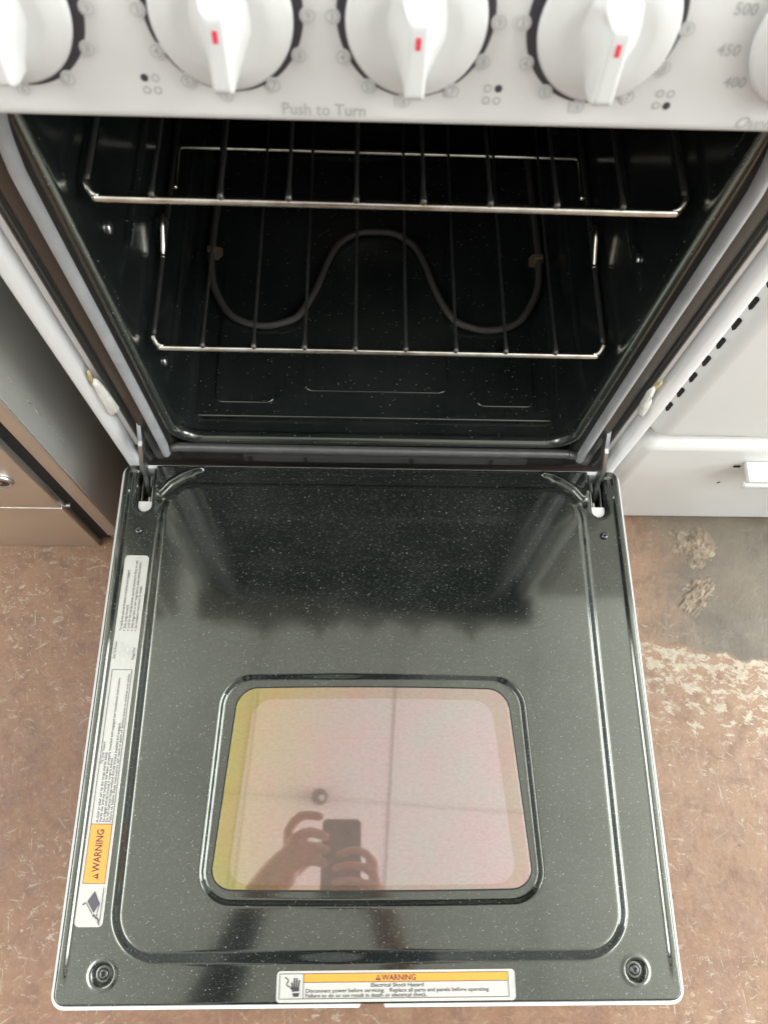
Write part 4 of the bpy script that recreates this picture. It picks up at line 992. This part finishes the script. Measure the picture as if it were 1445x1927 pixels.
# arms to the phone
wl = ph(-0.196, 0.150, 0.004); wr = ph(0.052, 0.222, 0.004)
limb([(cx0 - 0.175, cy0 + 0.06, 1.12), (-0.315, -0.865, 0.885), (-0.275, -0.69, 0.825), wl], [0.062, 0.050, 0.046, 0.029], V, F)
limb([(cx0 + 0.175, cy0 + 0.06, 1.12), (0.165, -0.880, 0.850), (0.115, -0.75, 0.775), wr], [0.062, 0.050, 0.046, 0.029], V, F)
def hand(palm, fingers, fr=0.0122):
    limb([ph(*q[:3]) for q in palm], [q[3] for q in palm], V, F)
    for f in fingers: limb(catmull([ph(*q) for q in f], 2), [fr - 0.25 * fr * i / (2 * (len(f) - 1)) for i in range(2 * (len(f) - 1) + 1)], V, F)
hand([(-0.196, 0.150, 0.004, 0.031), (-0.170, 0.120, 0.004, 0.034), (-0.150, 0.090, 0.004, 0.029)], [])
hand([(-0.150, 0.110, 0.004, 0.028), (-0.138, 0.060, 0.003, 0.019)],
     [[(-0.140, 0.060, 0.004), (-0.146, 0.026, 0.006), (-0.122, -0.004, 0.010), (-0.084, -0.003, 0.009)],
      [(-0.140, 0.072, 0.008), (-0.128, 0.044, 0.020), (-0.100, 0.034, 0.021), (-0.070, 0.040, 0.014)],
      [(-0.142, 0.092, 0.010), (-0.124, 0.068, 0.022), (-0.098, 0.062, 0.021), (-0.068, 0.066, 0.014)],
      [(-0.146, 0.108, 0.010), (-0.122, 0.094, 0.021), (-0.096, 0.088, 0.018), (-0.072, 0.091, 0.0135)],
      [(-0.160, 0.112, -0.010), (-0.128, 0.094, -0.022), (-0.095, 0.064, -0.018), (-0.068, 0.046, -0.0135)]])
hand([(0.052, 0.222, 0.004, 0.027), (0.045, 0.190, 0.002, 0.028), (0.036, 0.155, 0.000, 0.022)],
     [[(0.030, 0.130, 0.006), (0.024, 0.090, 0.018), (-0.008, 0.068, 0.0195), (-0.044, 0.074, 0.0145)],
      [(0.034, 0.148, 0.007), (0.026, 0.116, 0.020), (-0.010, 0.097, 0.0205), (-0.052, 0.101, 0.0145)],
      [(0.034, 0.166, 0.007), (0.024, 0.142, 0.020), (-0.012, 0.126, 0.0200), (-0.050, 0.128, 0.0145)],
      [(0.032, 0.184, 0.006), (0.018, 0.168, 0.018), (-0.012, 0.153, 0.0180), (-0.040, 0.153, 0.0140)],
      [(0.040, 0.180, -0.014), (0.018, 0.140, -0.022), (-0.006, 0.108, -0.0150)]], 0.0098)
tmp = mk('tmp_body', V, F, M['ink'])
rm = tmp.modifiers.new('r', 'REMESH'); rm.mode = 'VOXEL'; rm.voxel_size = 0.0042
sm = tmp.modifiers.new('s', 'SMOOTH'); sm.factor = 0.5; sm.iterations = 4
dg = bpy.context.evaluated_depsgraph_get()
bme = bpy.data.meshes.new_from_object(tmp.evaluated_get(dg)); bpy.data.objects.remove(tmp)
skin = NT('skin'); skin.set(base=skin.mix(skin.ramp(skin.noise(40, 4), [(0.35, 0), (0.7, 1)]), (0.62, 0.36, 0.27), (0.55, 0.26, 0.20)), rough=0.5)
cloth = simple('dark_fabric', (0.022, 0.022, 0.024), 0.9, bump=(400, 0.4)); jeans = simple('denim', (0.05, 0.06, 0.09), 0.9, bump=(500, 0.4)); shoe = simple('shoe', (0.04, 0.04, 0.04), 0.6)
bme.materials.clear()
for mm in (skin, cloth, jeans, shoe): bme.materials.append(mm.m if isinstance(mm, NT) else mm)
nv = len(bme.vertices); cc = np.empty(nv * 3, np.float32); bme.vertices.foreach_get('co', cc); cc = cc.reshape(-1, 3)
idx = []
for p in bme.polygons:
    q = cc[p.vertices[0]]
    if q[2] > 1.235: k = 0
    elif q[1] > -0.715 and q[2] > 0.5: k = 0 if (q[0] > -0.03 or q[1] > -0.535) else 1
    elif q[2] > 0.68: k = 1
    elif q[2] > -0.165: k = 2
    else: k = 3
    idx.append(k)
bme.polygons.foreach_set('material_index', idx); bme.polygons.foreach_set('use_smooth', [True] * len(idx)); bme.update()
bme.transform(Matrix.Translation((-cx0, -cy0, -FLOOR)))
per = bpy.data.objects.new('person', bme); COL.objects.link(per); per.location = (cx0, cy0, FLOOR)
tag(per, 'person in a dark top holding a phone, mirrored in the oven window', 'person')
V, F = [], []
sphere_geo((0, 0.075, 1.625), 0.1, V, F, 24, 16, (0.86, 1.0, 1.02)); 
hr = mk('hair', V, F, simple('dark_hair', (0.02, 0.015, 0.012), 0.6, bump=(300, 0.6)), per)

# heights to their measured size
for o in list(COL.objects):
    if o.parent is None and o.type != 'CAMERA':
        o.location.z *= KZ_ALL
        if o.type != 'LIGHT': o.scale.z *= KZ_ALL
